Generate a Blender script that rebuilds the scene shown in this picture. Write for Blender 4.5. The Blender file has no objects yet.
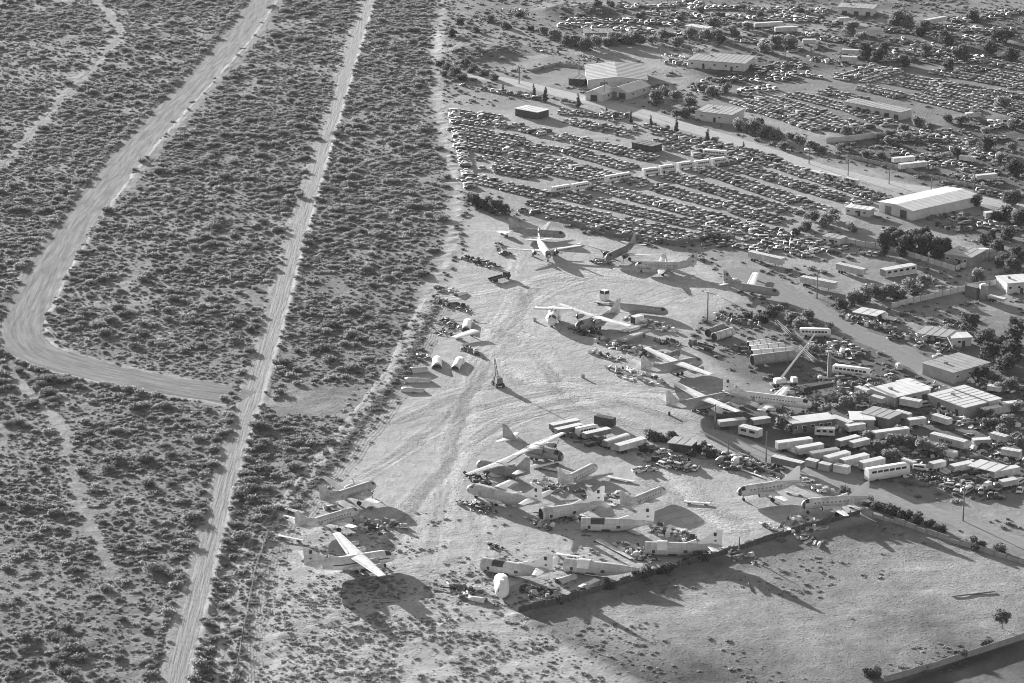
import bpy, math, random
import numpy as np
from mathutils import Vector, Matrix

# ------------------------------------------------------------------ camera, sky, sun, exposure
W_PX, H_PX = 1024.0, 683.0
FOCAL = 3012.0                      # focal length in picture widths of one pixel
PITCH = math.radians(17.0)
CAM_H = 311.0
SUN_EL = math.radians(9.6)
SHADOW = Vector((0.508, -0.861))    # ground direction in which shadows fall
SUN_STRENGTH = 4.6
SKY_STRENGTH = 0.075
EXPOSURE = 1.85

scene = bpy.context.scene
cam_d = bpy.data.cameras.new('camera')
cam = bpy.data.objects.new('camera', cam_d)
scene.collection.objects.link(cam)
cam.location = (0, 0, CAM_H)
cam.rotation_euler = (math.pi / 2 - PITCH, 0, 0)
cam_d.sensor_width = 36.0
cam_d.sensor_fit = 'HORIZONTAL'
cam_d.lens = FOCAL / W_PX * 36.0
cam_d.clip_start = 1.0
cam_d.clip_end = 40000.0
scene.camera = cam

world = bpy.data.worlds.new('World')
scene.world = world
world.use_nodes = True
wn = world.node_tree
for n in list(wn.nodes):
    wn.nodes.remove(n)
w_out = wn.nodes.new('ShaderNodeOutputWorld')
w_bg = wn.nodes.new('ShaderNodeBackground')
w_sky = wn.nodes.new('ShaderNodeTexSky')
w_sky.sky_type = 'NISHITA'
w_sky.sun_disc = False
w_sky.sun_elevation = SUN_EL
sun_az = math.atan2(-SHADOW.x, -SHADOW.y)          # compass angle from +Y towards +X
w_sky.sun_rotation = sun_az
w_bw = wn.nodes.new('ShaderNodeRGBToBW')           # black and white photograph: neutral sky light
wn.links.new(w_sky.outputs[0], w_bw.inputs[0])
wn.links.new(w_bw.outputs[0], w_bg.inputs[0])
w_bg.inputs[1].default_value = SKY_STRENGTH
wn.links.new(w_bg.outputs[0], w_out.inputs[0])

sun_d = bpy.data.lights.new('sun', 'SUN')
sun_d.energy = SUN_STRENGTH
sun_d.angle = math.radians(0.5)
sun_o = bpy.data.objects.new('sun', sun_d)
scene.collection.objects.link(sun_o)
to_sun = Vector((-SHADOW.x * math.cos(SUN_EL), -SHADOW.y * math.cos(SUN_EL), math.sin(SUN_EL)))
sun_o.rotation_euler = to_sun.to_track_quat('Z', 'Y').to_euler()
sun_o.location = (0, 900, 400)

scene.view_settings.view_transform = 'Standard'
scene.view_settings.look = 'None'
scene.view_settings.gamma = 1.0
scene.view_settings.exposure = EXPOSURE
scene.view_settings.use_curve_mapping = False
scene.cycles.filter_width = 1.0
scene.cycles.max_bounces = 5
scene.cycles.diffuse_bounces = 2
scene.cycles.glossy_bounces = 2
scene.cycles.transparent_max_bounces = 4

# ------------------------------------------------------------------ helpers
RND = random.Random(7)
NPR = np.random.default_rng(11)
COL = scene.collection
SP, CP = math.sin(PITCH), math.cos(PITCH)


def G(px, py, z=0.0):
    """place on the ground (at height z) that the photograph shows at this spot"""
    u = (px - W_PX / 2) / FOCAL
    v = (py - H_PX / 2) / FOCAL
    t = (CAM_H - z) / (SP + v * CP)
    return Vector((t * u, t * (CP - v * SP), z))


def PX(p):
    d = (p[0], p[1], p[2] - CAM_H)
    dz = d[1] * CP - d[2] * SP
    dy = d[1] * SP + d[2] * CP
    return (W_PX / 2 + FOCAL * d[0] / dz, H_PX / 2 - FOCAL * dy / dz)


def head(a, b, z=0.0):
    """heading (radians) of the ground line from picture spot a to picture spot b, and its length"""
    d = G(b[0], b[1], z) - G(a[0], a[1], z)
    return math.atan2(d.y, d.x), d.length


E1 = math.atan2(-0.749, 0.663)       # street direction of the yards on the right
E2 = math.atan2(0.663, 0.749)        # and the one square to it


class MB:
    """collects shapes and links them as one mesh object"""

    def __init__(self):
        self.v, self.f, self.m, self.s = [], [], [], []

    def add(self, verts, faces, m=0, smooth=False, M=None):
        o = len(self.v)
        if M is not None:
            verts = [M @ Vector(p) for p in verts]
        self.v.extend([tuple(p) for p in verts])
        for fc in faces:
            self.f.append(tuple(i + o for i in fc))
            self.m.append(m)
            self.s.append(smooth)
        return self

    def box(self, c, size, rz=0.0, m=0, rx=0.0, ry=0.0, taper=1.0):
        x, y, z = size[0] / 2, size[1] / 2, size[2] / 2
        t = taper
        vs = [(-x, -y, -z), (x, -y, -z), (x, y, -z), (-x, y, -z),
              (-x * t, -y * t, z), (x * t, -y * t, z), (x * t, y * t, z), (-x * t, y * t, z)]
        M = Matrix.Translation(Vector(c)) @ Matrix.Rotation(rz, 4, 'Z') @ Matrix.Rotation(ry, 4, 'Y') @ Matrix.Rotation(rx, 4, 'X')
        return self.add(vs, [(3, 2, 1, 0), (4, 5, 6, 7), (0, 1, 5, 4), (1, 2, 6, 5), (2, 3, 7, 6), (3, 0, 4, 7)], m, False, M)

    def cyl(self, p0, p1, r0, r1=None, n=8, m=0, cap=True, smooth=True):
        r1 = r0 if r1 is None else r1
        p0, p1 = Vector(p0), Vector(p1)
        d = (p1 - p0)
        q = d.to_track_quat('Z', 'Y')
        rings = []
        for p, r in ((p0, r0), (p1, r1)):
            rings.append([p + q @ Vector((r * math.cos(2 * math.pi * k / n), r * math.sin(2 * math.pi * k / n), 0)) for k in range(n)])
        return self.loft(rings, m, cap, cap, smooth)

    def loft(self, rings, m=0, cap0=True, cap1=True, smooth=True):
        n = len(rings[0])
        o = len(self.v)
        for r in rings:
            self.v.extend([tuple(p) for p in r])
        for i in range(len(rings) - 1):
            for k in range(n):
                a, b = o + i * n + k, o + i * n + (k + 1) % n
                self.f.append((a, b, b + n, a + n)); self.m.append(m); self.s.append(smooth)
        if cap0:
            self.f.append(tuple(o + k for k in reversed(range(n)))); self.m.append(m); self.s.append(False)
        if cap1:
            e = o + (len(rings) - 1) * n
            self.f.append(tuple(e + k for k in range(n))); self.m.append(m); self.s.append(False)
        return self

    def prism(self, poly, axis, a0, a1, m=0, M=None):
        """a flat outline (two coordinates) pushed along the third axis"""
        def mk(p, a):
            if axis == 'y':
                return (p[0], a, p[1])
            if axis == 'x':
                return (a, p[0], p[1])
            return (p[0], p[1], a)
        n = len(poly)
        vs = [mk(p, a0) for p in poly] + [mk(p, a1) for p in poly]
        fs = [tuple(range(n)), tuple(range(2 * n - 1, n - 1, -1))]
        for k in range(n):
            j = (k + 1) % n
            fs.append((k, k + n, j + n, j))
        return self.add(vs, fs, m, False, M)

    def mesh(self, name, mats):
        me = bpy.data.meshes.new(name)
        me.from_pydata(self.v, [], self.f)
        for mt in (mats if isinstance(mats, (list, tuple)) else [mats]):
            me.materials.append(mt)
        me.polygons.foreach_set('material_index', self.m)
        me.polygons.foreach_set('use_smooth', self.s)
        me.update()
        return me

    def build(self, name, mats, parent=None):
        o = bpy.data.objects.new(name, self.mesh(name, mats))
        COL.objects.link(o)
        if parent is not None:
            o.parent = parent
        return o


def tag(o, label, cat, group=None, kind=None):
    if label: o['label'] = label
    if cat: o['category'] = cat
    if group: o['group'] = group
    if kind: o['kind'] = kind
    return o


def thing(name, label, cat, loc=(0, 0, 0), rz=0.0, group=None):
    o = bpy.data.objects.new(name, None)
    o.empty_display_size = 0.5
    COL.objects.link(o)
    o.location = loc
    o.rotation_euler = (0, 0, rz)
    return tag(o, label, cat, group)


def copy_tree(o, parent=None):
    c = o.copy()
    COL.objects.link(c)
    if parent is not None:
        c.parent = parent
    for ch in list(o.children):
        copy_tree(ch, c)
    return c


# ------------------------------------------------------------------ materials (black and white photograph: neutral colours)
def nodes_of(name):
    mt = bpy.data.materials.new(name)
    mt.use_nodes = True
    nt = mt.node_tree
    return mt, nt, nt.nodes['Principled BSDF']


def gm(name, v, rough=0.7, var=0.25, scale=0.6, metal=0.0, spec=0.3, detail=5.0, bump=0.0, streak=None, panels=False, coat=0.0):
    """neutral procedural paint: value v, uneven by +-var through two scales of noise in object space"""
    mt, nt, bs = nodes_of(name)
    N, L = nt.nodes, nt.links
    tc = N.new('ShaderNodeTexCoord')
    src = tc.outputs['Object']
    if streak:
        mp = N.new('ShaderNodeMapping'); mp.inputs['Scale'].default_value = streak
        L.new(src, mp.inputs[0]); src = mp.outputs[0]
    nz = N.new('ShaderNodeTexNoise'); nz.inputs['Scale'].default_value = scale
    nz.inputs['Detail'].default_value = detail; nz.inputs['Roughness'].default_value = 0.65
    L.new(src, nz.inputs['Vector'])
    oi = N.new('ShaderNodeObjectInfo')
    ad = N.new('ShaderNodeMath'); ad.operation = 'MULTIPLY_ADD'
    L.new(oi.outputs['Random'], ad.inputs[0]); ad.inputs[1].default_value = 0.18; L.new(nz.outputs[0], ad.inputs[2])
    mr = N.new('ShaderNodeMapRange')
    mr.inputs[1].default_value = 0.38; mr.inputs[2].default_value = 0.80
    mr.inputs[3].default_value = v * (1 - var); mr.inputs[4].default_value = min(0.9, v * (1 + var))
    L.new(ad.outputs[0], mr.inputs[0])
    val = mr.outputs[0]
    if panels:                # riveted skin panels, each weathered a little differently, with streaks of dirt
        sx = N.new('ShaderNodeSeparateXYZ'); L.new(tc.outputs['Object'], sx.inputs[0])
        yz = N.new('ShaderNodeMath'); yz.operation = 'MULTIPLY_ADD'; yz.inputs[1].default_value = 0.6
        L.new(sx.outputs[1], yz.inputs[0]); L.new(sx.outputs[2], yz.inputs[2])
        cv = N.new('ShaderNodeCombineXYZ'); L.new(sx.outputs[0], cv.inputs[0]); L.new(yz.outputs[0], cv.inputs[1])
        bk = N.new('ShaderNodeTexBrick'); L.new(cv.outputs[0], bk.inputs['Vector'])
        bk.inputs['Scale'].default_value = 1.0; bk.inputs['Brick Width'].default_value = 2.3; bk.inputs['Row Height'].default_value = 1.15
        bk.inputs['Mortar Size'].default_value = 0.03
        bk.inputs['Color1'].default_value = (.82, .82, .82, 1); bk.inputs['Color2'].default_value = (1.06, 1.06, 1.06, 1); bk.inputs['Mortar'].default_value = (.68, .68, .68, 1)
        n2 = N.new('ShaderNodeTexNoise'); n2.inputs['Scale'].default_value = 0.9; n2.inputs['Detail'].default_value = 6; n2.inputs['Roughness'].default_value = .75
        mp2 = N.new('ShaderNodeMapping'); mp2.inputs['Scale'].default_value = (1, 1, .35); L.new(tc.outputs['Object'], mp2.inputs[0]); L.new(mp2.outputs[0], n2.inputs['Vector'])
        st = N.new('ShaderNodeMapRange'); st.inputs[1].default_value = .35; st.inputs[2].default_value = .62; st.inputs[3].default_value = .74; st.inputs[4].default_value = 1.05
        L.new(n2.outputs[0], st.inputs[0])
        q1 = N.new('ShaderNodeMath'); q1.operation = 'MULTIPLY'; L.new(bk.outputs['Color'], q1.inputs[0]); L.new(st.outputs[0], q1.inputs[1])
        q2 = N.new('ShaderNodeMath'); q2.operation = 'MULTIPLY'; L.new(q1.outputs[0], q2.inputs[0]); L.new(mr.outputs[0], q2.inputs[1])
        val = q2.outputs[0]
    cb = N.new('ShaderNodeCombineColor')
    for k in range(3):
        L.new(val, cb.inputs[k])
    L.new(cb.outputs[0], bs.inputs['Base Color'])
    bs.inputs['Roughness'].default_value = rough
    bs.inputs['Metallic'].default_value = metal
    if coat:
        bs.inputs['Coat Weight'].default_value = coat; bs.inputs['Coat Roughness'].default_value = 0.16
    bs.inputs['Specular IOR Level'].default_value = spec
    if bump:
        bp = N.new('ShaderNodeBump'); bp.inputs['Strength'].default_value = bump; bp.inputs['Distance'].default_value = 0.1
        L.new(nz.outputs[0], bp.inputs['Height']); L.new(bp.outputs[0], bs.inputs['Normal'])
    return mt


def leaf_mat(name, v, var=0.5):
    mt, nt, bs = nodes_of(name)
    N, L = nt.nodes, nt.links
    oi = N.new('ShaderNodeObjectInfo')
    ge = N.new('ShaderNodeNewGeometry')
    ad = N.new('ShaderNodeMath'); ad.operation = 'ADD'
    L.new(oi.outputs['Random'], ad.inputs[0]); L.new(ge.outputs['Random Per Island'], ad.inputs[1])
    mr = N.new('ShaderNodeMapRange'); mr.inputs[2].default_value = 2.0
    mr.inputs[3].default_value = v * (1 - var); mr.inputs[4].default_value = v * (1 + var)
    L.new(ad.outputs[0], mr.inputs[0])
    cb = N.new('ShaderNodeCombineColor')
    for k in range(3):
        L.new(mr.outputs[0], cb.inputs[k])
    L.new(cb.outputs[0], bs.inputs['Base Color'])
    bs.inputs['Roughness'].default_value = 0.75
    bs.inputs['Specular IOR Level'].default_value = 0.15
    tr = N.new('ShaderNodeBsdfTranslucent'); L.new(cb.outputs[0], tr.inputs[0])
    mx = N.new('ShaderNodeMixShader'); mx.inputs[0].default_value = 0.5
    L.new(bs.outputs[0], mx.inputs[1]); L.new(tr.outputs[0], mx.inputs[2])
    L.new(mx.outputs[0], N['Material Output'].inputs['Surface'])
    return mt


M = dict(
    white=gm('white_paint', 0.72, 0.45, 0.16, 0.5, spec=0.4),
    planewhite=gm('white_aircraft_paint', 0.74, 0.4, 0.14, 0.35, spec=0.45, panels=True, coat=.4),
    plane=gm('weathered_aircraft_paint', 0.56, 0.42, 0.2, 0.35, spec=0.45, streak=(0.35, 1, 1), panels=True),
    alu=gm('dull_aluminium', 0.46, 0.45, 0.22, 0.5, spec=0.5, streak=(0.4, 1, 1), panels=True),
    planegrey=gm('grey_aircraft_paint', 0.33, 0.5, 0.22, 0.4, streak=(0.4, 1, 1), panels=True),
    planedark=gm('dark_aircraft_paint', 0.13, 0.6, 0.3, 0.4),
    finwhite=gm('white_fin_paint', 0.84, 0.4, 0.08, 0.4, spec=0.4),
    trailer=gm('shaded_trailer_side', 0.50, 0.6, 0.28, 0.5),  # white trailer sides: their shade is put into a greyer colour than the roofs
    fence=gm('shaded_fence_metal', 0.085, 0.8, 0.4, 0.8),  # dark metal, lowered further to put the visible side's shade in the colour
    grey=gm('grey_paint', 0.28, 0.6, 0.25, 0.6),
    midgrey=gm('mid_grey_paint', 0.17, 0.6, 0.3, 0.6),
    dark=gm('dark_paint', 0.055, 0.6, 0.4, 0.6),
    black=gm('black_rubber', 0.025, 0.8, 0.4, 1.0),
    glass=gm('dark_glass', 0.03, 0.15, 0.2, 0.5, spec=0.6),
    metal=gm('rusty_metal', 0.14, 0.65, 0.5, 1.2),
    roofw=gm('white_metal_roof', 0.62, 0.5, 0.14, 0.25),
    roofg=gm('grey_metal_roof', 0.33, 0.55, 0.2, 0.3),
    roofd=gm('dark_shingle_roof', 0.13, 0.8, 0.3, 0.4),
    wallw=gm('pale_wall', 0.50, 0.8, 0.18, 0.4),
    wallg=gm('grey_block_wall', 0.30, 0.85, 0.22, 0.5),
    wood=gm('weathered_wood', 0.16, 0.9, 0.35, 1.0),
    bark=gm('bark', 0.09, 0.9, 0.3, 2.0),
    leaf=leaf_mat('desert_shrub_leaves', 0.245, 0.6),
    leafd=leaf_mat('dark_tree_leaves', 0.11),
    leafm=leaf_mat('tree_leaves', 0.2),
    dry=leaf_mat('dry_grass', 0.25),
)
# ------------------------------------------------------------------ ground lines and areas (picture spots turned into places on the ground)
def line(pts):
    return np.array([[*G(x, y)[:2]] for x, y in pts])


def smooth_line(pts, step=4.0):
    """Catmull-Rom through ground points, resampled"""
    P = line(pts)
    P = np.vstack([2 * P[0] - P[1], P, 2 * P[-1] - P[-2]])
    out = []
    for i in range(1, len(P) - 2):
        n = max(2, int(np.linalg.norm(P[i + 1] - P[i]) / step))
        for k in range(n):
            t = k / n
            out.append(0.5 * ((2 * P[i]) + (-P[i - 1] + P[i + 1]) * t + (2 * P[i - 1] - 5 * P[i] + 4 * P[i + 1] - P[i + 2]) * t * t
                              + (-P[i - 1] + 3 * P[i] - 3 * P[i + 1] + P[i + 2]) * t ** 3))
    out.append(P[-2])
    return np.array(out)


LN = dict(
    straight=smooth_line([(172, 705), (193, 610), (213, 530), (232, 460), (254, 390), (279, 305), (305, 210), (338, 100), (372, -12)]),
    graded=smooth_line([(275, -22), (240, 32), (197, 80), (140, 142), (90, 205), (52, 262), (28, 308), (22, 335), (42, 355), (90, 370), (160, 384), (246, 398)]),
    wash=smooth_line([(86, -10), (112, 18), (118, 32), (88, 70), (48, 112), (5, 160), (-40, 200)]),
    eastpath=smooth_line([(447, -10), (440, 45), (440, 100), (449, 150), (458, 195), (450, 250), (427, 300), (410, 345), (376, 398), (322, 468)]),
    fencepath=smooth_line([(405, 352), (375, 400), (330, 455), (290, 508), (262, 555), (246, 610), (236, 700)]),
    lowwash=smooth_line([(12, 372), (35, 400), (62, 428), (72, 480), (92, 530), (112, 575)]),
    cross=smooth_line([(262, 402), (300, 398), (345, 402), (385, 404)]),
    upper=smooth_line([(470, 74), (520, 84), (575, 97), (640, 113), (740, 143), (850, 176), (940, 193), (1060, 214)]),
    lane=smooth_line([(704, 431), (730, 440), (760, 450), (830, 476), (900, 500), (960, 522), (1060, 556)]),
    street=smooth_line([(735, 268), (790, 295), (850, 330), (900, 352), (960, 388)]),
    top=smooth_line([(520, 60), (600, 48), (680, 52), (760, 30), (850, 28), (900, 14)]),
)
AR = dict(
    yard=[(470, 212), (525, 222), (640, 245), (700, 262), (745, 300), (700, 318), (690, 345), (740, 380), (700, 425), (760, 470), (860, 505),
          (880, 516), (700, 558), (520, 612), (640, 690), (236, 690), (250, 610), (290, 520), (345, 445), (400, 375), (425, 310), (455, 250)],
    field=[(516, 616), (600, 596), (700, 565), (800, 540), (885, 516), (1060, 565), (1060, 640), (900, 684), (640, 684)],
    lot=[(452, 108), (560, 112), (760, 158), (900, 186), (870, 215), (800, 235), (700, 250), (560, 222), (470, 200)],
    lot2=[(700, 85), (820, 60), (1040, 40), (1040, 150), (860, 140), (760, 115)],
    works=[(700, 322), (760, 305), (850, 298), (900, 330), (960, 320), (1060, 370), (1060, 520), (960, 500), (870, 475), (760, 448), (700, 418), (745, 380), (735, 340)],
    topyards=[(520, -10), (1060, -10), (1060, 60), (880, 66), (700, 84), (690, 46), (560, 40)],
    eastyards=[(850, 138), (1060, 110), (1060, 300), (985, 255), (955, 232), (985, 205), (900, 178), (846, 158)],
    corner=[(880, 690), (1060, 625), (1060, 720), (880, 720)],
)
AR = {k: line(v) for k, v in AR.items()}


def beside(P, off):
    T = np.gradient(P, axis=0); T /= np.linalg.norm(T, axis=1)[:, None]
    return P + np.stack([-T[:, 1], T[:, 0]], 1) * off


LN['shoulder'] = beside(LN['graded'], 11.2)[:int(len(LN['graded']) * .62)]


def dist_line(X, Y, P):
    d = np.full(X.shape, 1e9)
    for a, b in zip(P[:-1], P[1:]):
        ab = b - a
        t = np.clip(((X - a[0]) * ab[0] + (Y - a[1]) * ab[1]) / (ab @ ab + 1e-9), 0, 1)
        d = np.minimum(d, (X - a[0] - t * ab[0]) ** 2 + (Y - a[1] - t * ab[1]) ** 2)
    return np.sqrt(d)


def inside(X, Y, P):
    r = np.zeros(X.shape, bool)
    j = len(P) - 1
    for i in range(len(P)):
        xi, yi, xj, yj = *P[i], *P[j]
        c = ((yi > Y) != (yj > Y)) & (X < (xj - xi) * (Y - yi) / (yj - yi + 1e-12) + xi)
        r ^= c
        j = i
    return r


def soft(X, Y, P, w):
    """1 inside the area, 0 outside, soft over w metres"""
    ins = inside(X, Y, P)
    d = dist_line(X, Y, np.vstack([P, P[:1]]))
    return np.clip(0.5 + np.where(ins, d, -d) / w, 0, 1)


def vnoise(X, Y, scale, seed):
    r = np.random.default_rng(seed).random((64, 64))
    x, y = X / scale, Y / scale
    x0, y0 = np.floor(x).astype(int), np.floor(y).astype(int)
    fx, fy = x - x0, y - y0
    fx, fy = fx * fx * (3 - 2 * fx), fy * fy * (3 - 2 * fy)
    g = lambda a, b: r[a % 64, b % 64]
    return (g(x0, y0) * (1 - fx) + g(x0 + 1, y0) * fx) * (1 - fy) + (g(x0, y0 + 1) * (1 - fx) + g(x0 + 1, y0 + 1) * fx) * fy


def fbm(X, Y, scale, seed, octv=4, gain=0.5):
    a, s, t = 1.0, 0.0, 0.0
    for k in range(octv):
        s = s + a * vnoise(X + 17.3 * k, Y - 9.1 * k, scale / 2 ** k, seed + k)
        t += a
        a *= gain
    return s / t


# which side of the eastern fence line: west of it is desert scrub
WEST_EDGE = np.vstack([LN['eastpath'][:-26], LN['fencepath'][10:]])


def west_of(X, Y):
    """metres west (+) of the boundary between the scrub and the yards"""
    P = WEST_EDGE[np.argsort(WEST_EDGE[:, 1])]
    xb = np.interp(Y, P[:, 1], P[:, 0])
    return xb - X


def scrub(X, Y):
    """how thick the scrub grows, 0 to 1"""
    w = west_of(X, Y)
    d = np.clip(w / 8.0, 0, 1)
    for nm, hw in (('straight', 3.5), ('graded', 8.6), ('wash', 1.6), ('eastpath', 2.5), ('lowwash', 0.7), ('shoulder', 1.2)):
        d = d * np.clip((dist_line(X, Y, LN[nm]) - hw * (0.6 + 0.8 * vnoise(X, Y, 7, 314))) / 2.5, 0, 1)
    d = d * np.clip((dist_line(X, Y, LN['cross']) - 12.0) / 8.0, 0, 1)
    return d


# ------------------------------------------------------------------ the ground: one sheet to the horizon, fine where the photograph looks
def axis(lo, hi, step, far):
    a = list(np.arange(lo, hi + step / 2, step))
    e, s = [], step
    p = hi
    while p < far:
        s *= 1.35; p += s; e.append(p)
    b, s, p = [], step, lo
    while p > -far:
        s *= 1.35; p -= s; b.append(p)
    return np.array(b[::-1] + a + e)


gx = axis(-320, 330, 1.0, 9000.0)
gy = axis(690, 1720, 1.0, 16000.0)
GX, GY = np.meshgrid(gx, gy)
nx, ny = len(gx), len(gy)
core = (GX > -320) & (GX < 330) & (GY > 690) & (GY < 1720)
d_st = dist_line(GX, GY, LN['straight']); d_gr = dist_line(GX, GY, LN['graded'])
d_up = dist_line(GX, GY, LN['upper']); d_la = dist_line(GX, GY, LN['lane']); d_str = dist_line(GX, GY, LN['street'])
roadness = np.minimum.reduce([d_st - 4, d_gr - 8.8, d_up - 7, d_la - 6, d_str - 9])
clear = np.clip(roadness / 3.0, 0, 1)
wst = west_of(GX, GY)
scr = np.clip(wst / 8.0, 0, 1) * clear
rough_low = np.clip((860 - GY) / 90, 0, 1) * np.clip(1 - np.abs(GX + 40) / 90, 0, 1) * (1 - soft(GX, GY, AR['field'], 3))
hum = fbm(GX, GY, 4.6, 3, 2, 0.8) - 0.5
clod = np.clip(fbm(GX, GY, 3.2, 301, 2, 0.7) - 0.52, 0, 1) * np.clip((fbm(GX, GY, 15, 302, 3) - 0.36) * 4, 0, 1)
GZ = clear * (1.0 * clod * (rough_low + .25 * scr) + 0.26 * hum * (0.55 + 0.9 * scr + 1.5 * rough_low + .5 * soft(GX, GY, AR['field'], 4)) + 0.35 * (fbm(GX, GY, 45, 21, 2) - 0.5))
# soil heaps graded up in the north yards, and the low berm along the graded road and round the field
for (hx, hy, r, h) in ((470, 52, 13, 3.5), (500, 55, 9, 2.4), (590, 12, 12, 4.0), (555, 9, 10, 3.0), (448, 40, 8, 2.0), (215, 622, 0, 0)):
    if r:
        c = G(hx, hy)
        q = np.exp(-((GX - c.x) ** 2 + ((GY - c.y) * 0.6) ** 2) / (r * r))
        GZ += q * h * (0.75 + 0.5 * fbm(GX, GY, 6, 44, 3))
bermF = line([(516, 616), (570, 640), (640, 684), (700, 715)])
GZ += 0.75 * np.exp(-(dist_line(GX, GY, bermF) / 1.7) ** 2) * (0.4 + fbm(GX, GY, 4, 91, 2))
GZ += 0.5 * np.exp(-((d_gr - 9.4) / 1.3) ** 2) * (0.2 + fbm(GX, GY, 6, 92, 2)) * (np.clip((GY - 950) / 60, 0, 1))
d_ep = np.minimum(dist_line(GX, GY, LN['eastpath']), dist_line(GX, GY, LN['fencepath']))
GZ += 0.9 * np.exp(-(d_ep / 2.6) ** 2) * np.clip(fbm(GX, GY, 4.0, 94, 2) - 0.35, 0, 1)
sgn = np.where(GX > np.interp(GY, LN['straight'][:, 1], LN['straight'][:, 0]), 1.0, 0.35)
GZ += 0.75 * sgn * np.exp(-((d_st - 4.3) / .9) ** 2) * (0.25 + fbm(GX, GY, 6, 93, 2))
GZ *= core
# earth colour: pale graded soil in the yard, greyer in the field, littered in the lots
pale = np.full(GX.shape, 0.27)
yard = soft(GX, GY, AR['yard'], 6); field = soft(GX, GY, AR['field'], 4)
pale += 0.06 * yard
f1 = fbm(GX, GY, 38, 55, 4)
pale += field * (-0.075 + 0.16 * (f1 - 0.45)) + field * 0.05 * np.clip((GX - 60) / 60, 0, 1)
lots = np.maximum(soft(GX, GY, AR['lot'], 6), soft(GX, GY, AR['lot2'], 6))
pale += -0.005 * lots
east = np.clip(-wst / 10, 0, 1)
pale += -0.075 * east * (1 - yard) * (1 - field) * (1 - lots) * np.clip((fbm(GX, GY, 30, 61, 3) - 0.38) * 5, 0, 1)
pale += -0.10 * np.clip(wst / 8, 0, 1) * clear * (0.55 + 0.9 * fbm(GX, GY, 12, 62, 3))
pale += 0.09 * np.clip(1 - (dist_line(GX, GY, LN['wash']) - 2) / 5, 0, 1) + 0.05 * np.clip(1 - (dist_line(GX, GY, LN['lowwash']) - 1) / 4, 0, 1)
pale += 0.05 * np.clip(1 - (d_ep - 1.0) / 2, 0, 1)
pale += 0.08 * np.clip(1 - np.abs(d_st - 4.3) / 2.2, 0, 1) * (fbm(GX, GY, 9, 71, 3) - 0.1)
pale += 0.05 * np.clip(1 - np.abs(d_gr - 8.2) / 2.0, 0, 1)
pale += 0.09 * (fbm(GX, GY, 24, 81, 4) - 0.5)
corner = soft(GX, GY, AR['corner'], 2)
works = soft(GX + 14 * (fbm(GX, GY, 16, 207, 3) - .5), GY + 20 * (fbm(GX, GY, 16, 208, 3) - .5), AR['works'], 22); topy = soft(GX, GY, AR['topyards'], 14)
pale -= 0.085 * works * (0.4 + 1.2 * fbm(GX, GY, 14, 201, 3))
pale -= 0.10 * soft(GX, GY, AR['eastyards'], 8) * (0.25 + 1.4 * fbm(GX, GY, 14, 206, 3))
pale -= 0.10 * soft(GX, GY, AR['lot2'], 8)
pale -= 0.11 * topy * (0.25 + 1.5 * fbm(GX, GY, 20, 202, 3))
nwcor = soft(GX, GY, line([(438, -10), (520, -10), (560, 50), (500, 70), (440, 90)]), 10)
pale -= 0.07 * nwcor * (0.3 + 1.2 * fbm(GX, GY, 16, 203, 3))
# field: dark bare soil in the west and south, pale in the middle
fw = 0.0
for cx_, cy_, rr_ in ((770, 622, 34), (860, 612, 34), (965, 585, 36), (625, 632, 22), (700, 600, 18)):
    c_ = G(cx_, cy_)
    fw = np.maximum(fw, np.exp(-((GX - c_.x) ** 2 + (0.75 * (GY - c_.y)) ** 2) / rr_ ** 2))
fw = fw * (0.30 + 1.2 * fbm(GX, GY, 22, 204, 4))
pale += field * (-0.135 + 0.16 * fw + 0.18 * (fbm(GX, GY * .6, 13, 205, 5, .7) - 0.5))
# wheel tracks over the yard: bands a metre or two wide, packed darker or dusted paler
sub = (yard.ravel() > 0.05)
sx_, sy_ = GX.ravel()[sub], GY.ravel()[sub]
acc = np.zeros(sx_.shape)
tr_rng = np.random.default_rng(77)
for pts, ton in (([(300, 640), (380, 560), (450, 470), (520, 420), (620, 400)], -1), ([(310, 600), (400, 520), (470, 440), (560, 400), (680, 395)], 1), ([(420, 600), (440, 520), (450, 440), (480, 360), (540, 290)], -1),
                 ([(430, 580), (455, 500), (470, 420), (500, 340), (570, 280), (680, 262)], 1), ([(400, 420), (470, 390), (560, 380), (640, 385)], -1), ([(420, 440), (500, 410), (600, 395), (690, 420)], -1),
                 ([(440, 300), (500, 290), (560, 278), (650, 280), (720, 300)], 1), ([(480, 330), (540, 345), (570, 400), (640, 430), (720, 470)], -1), ([(600, 430), (680, 480), (720, 520), (800, 520)], 1),
                 ([(640, 480), (700, 500), (740, 530)], -1), ([(360, 480), (430, 430), (470, 400), (520, 330), (530, 290)], -1), ([(520, 260), (500, 300), (490, 340), (520, 380), (580, 390)], 1),
                 ([(330, 660), (420, 640), (480, 560), (470, 500)], 1), ([(380, 680), (430, 640), (520, 640)], -1)):
    for q in range(3):
        P = smooth_line([(x + tr_rng.normal() * 6, y + tr_rng.normal() * 3) for x, y in pts], 6.0)
        dq = dist_line(sx_, sy_, P)
        acc += (ton if q else -ton) * np.clip(1.6 - np.abs(dq - 1.2), 0, 1) * (0.4 + 0.6 * vnoise(sx_, sy_, 13, 500 + q))
trk_ = np.zeros(pale.size); trk_[sub] = np.clip(np.abs(acc), 0, 1.5) * yard.ravel()[sub]
flat_ = pale.ravel(); flat_[sub] += 0.065 * np.clip(acc, -2, 2) * yard.ravel()[sub]
pale = flat_.reshape(pale.shape)
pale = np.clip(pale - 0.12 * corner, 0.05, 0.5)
rough_a = np.clip(0.9 * trk_.reshape(pale.shape) + 0.75 + 0.7 * scr + 0.8 * rough_low + 0.6 * field - 0.05 * yard, 0, 1.6)

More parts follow.
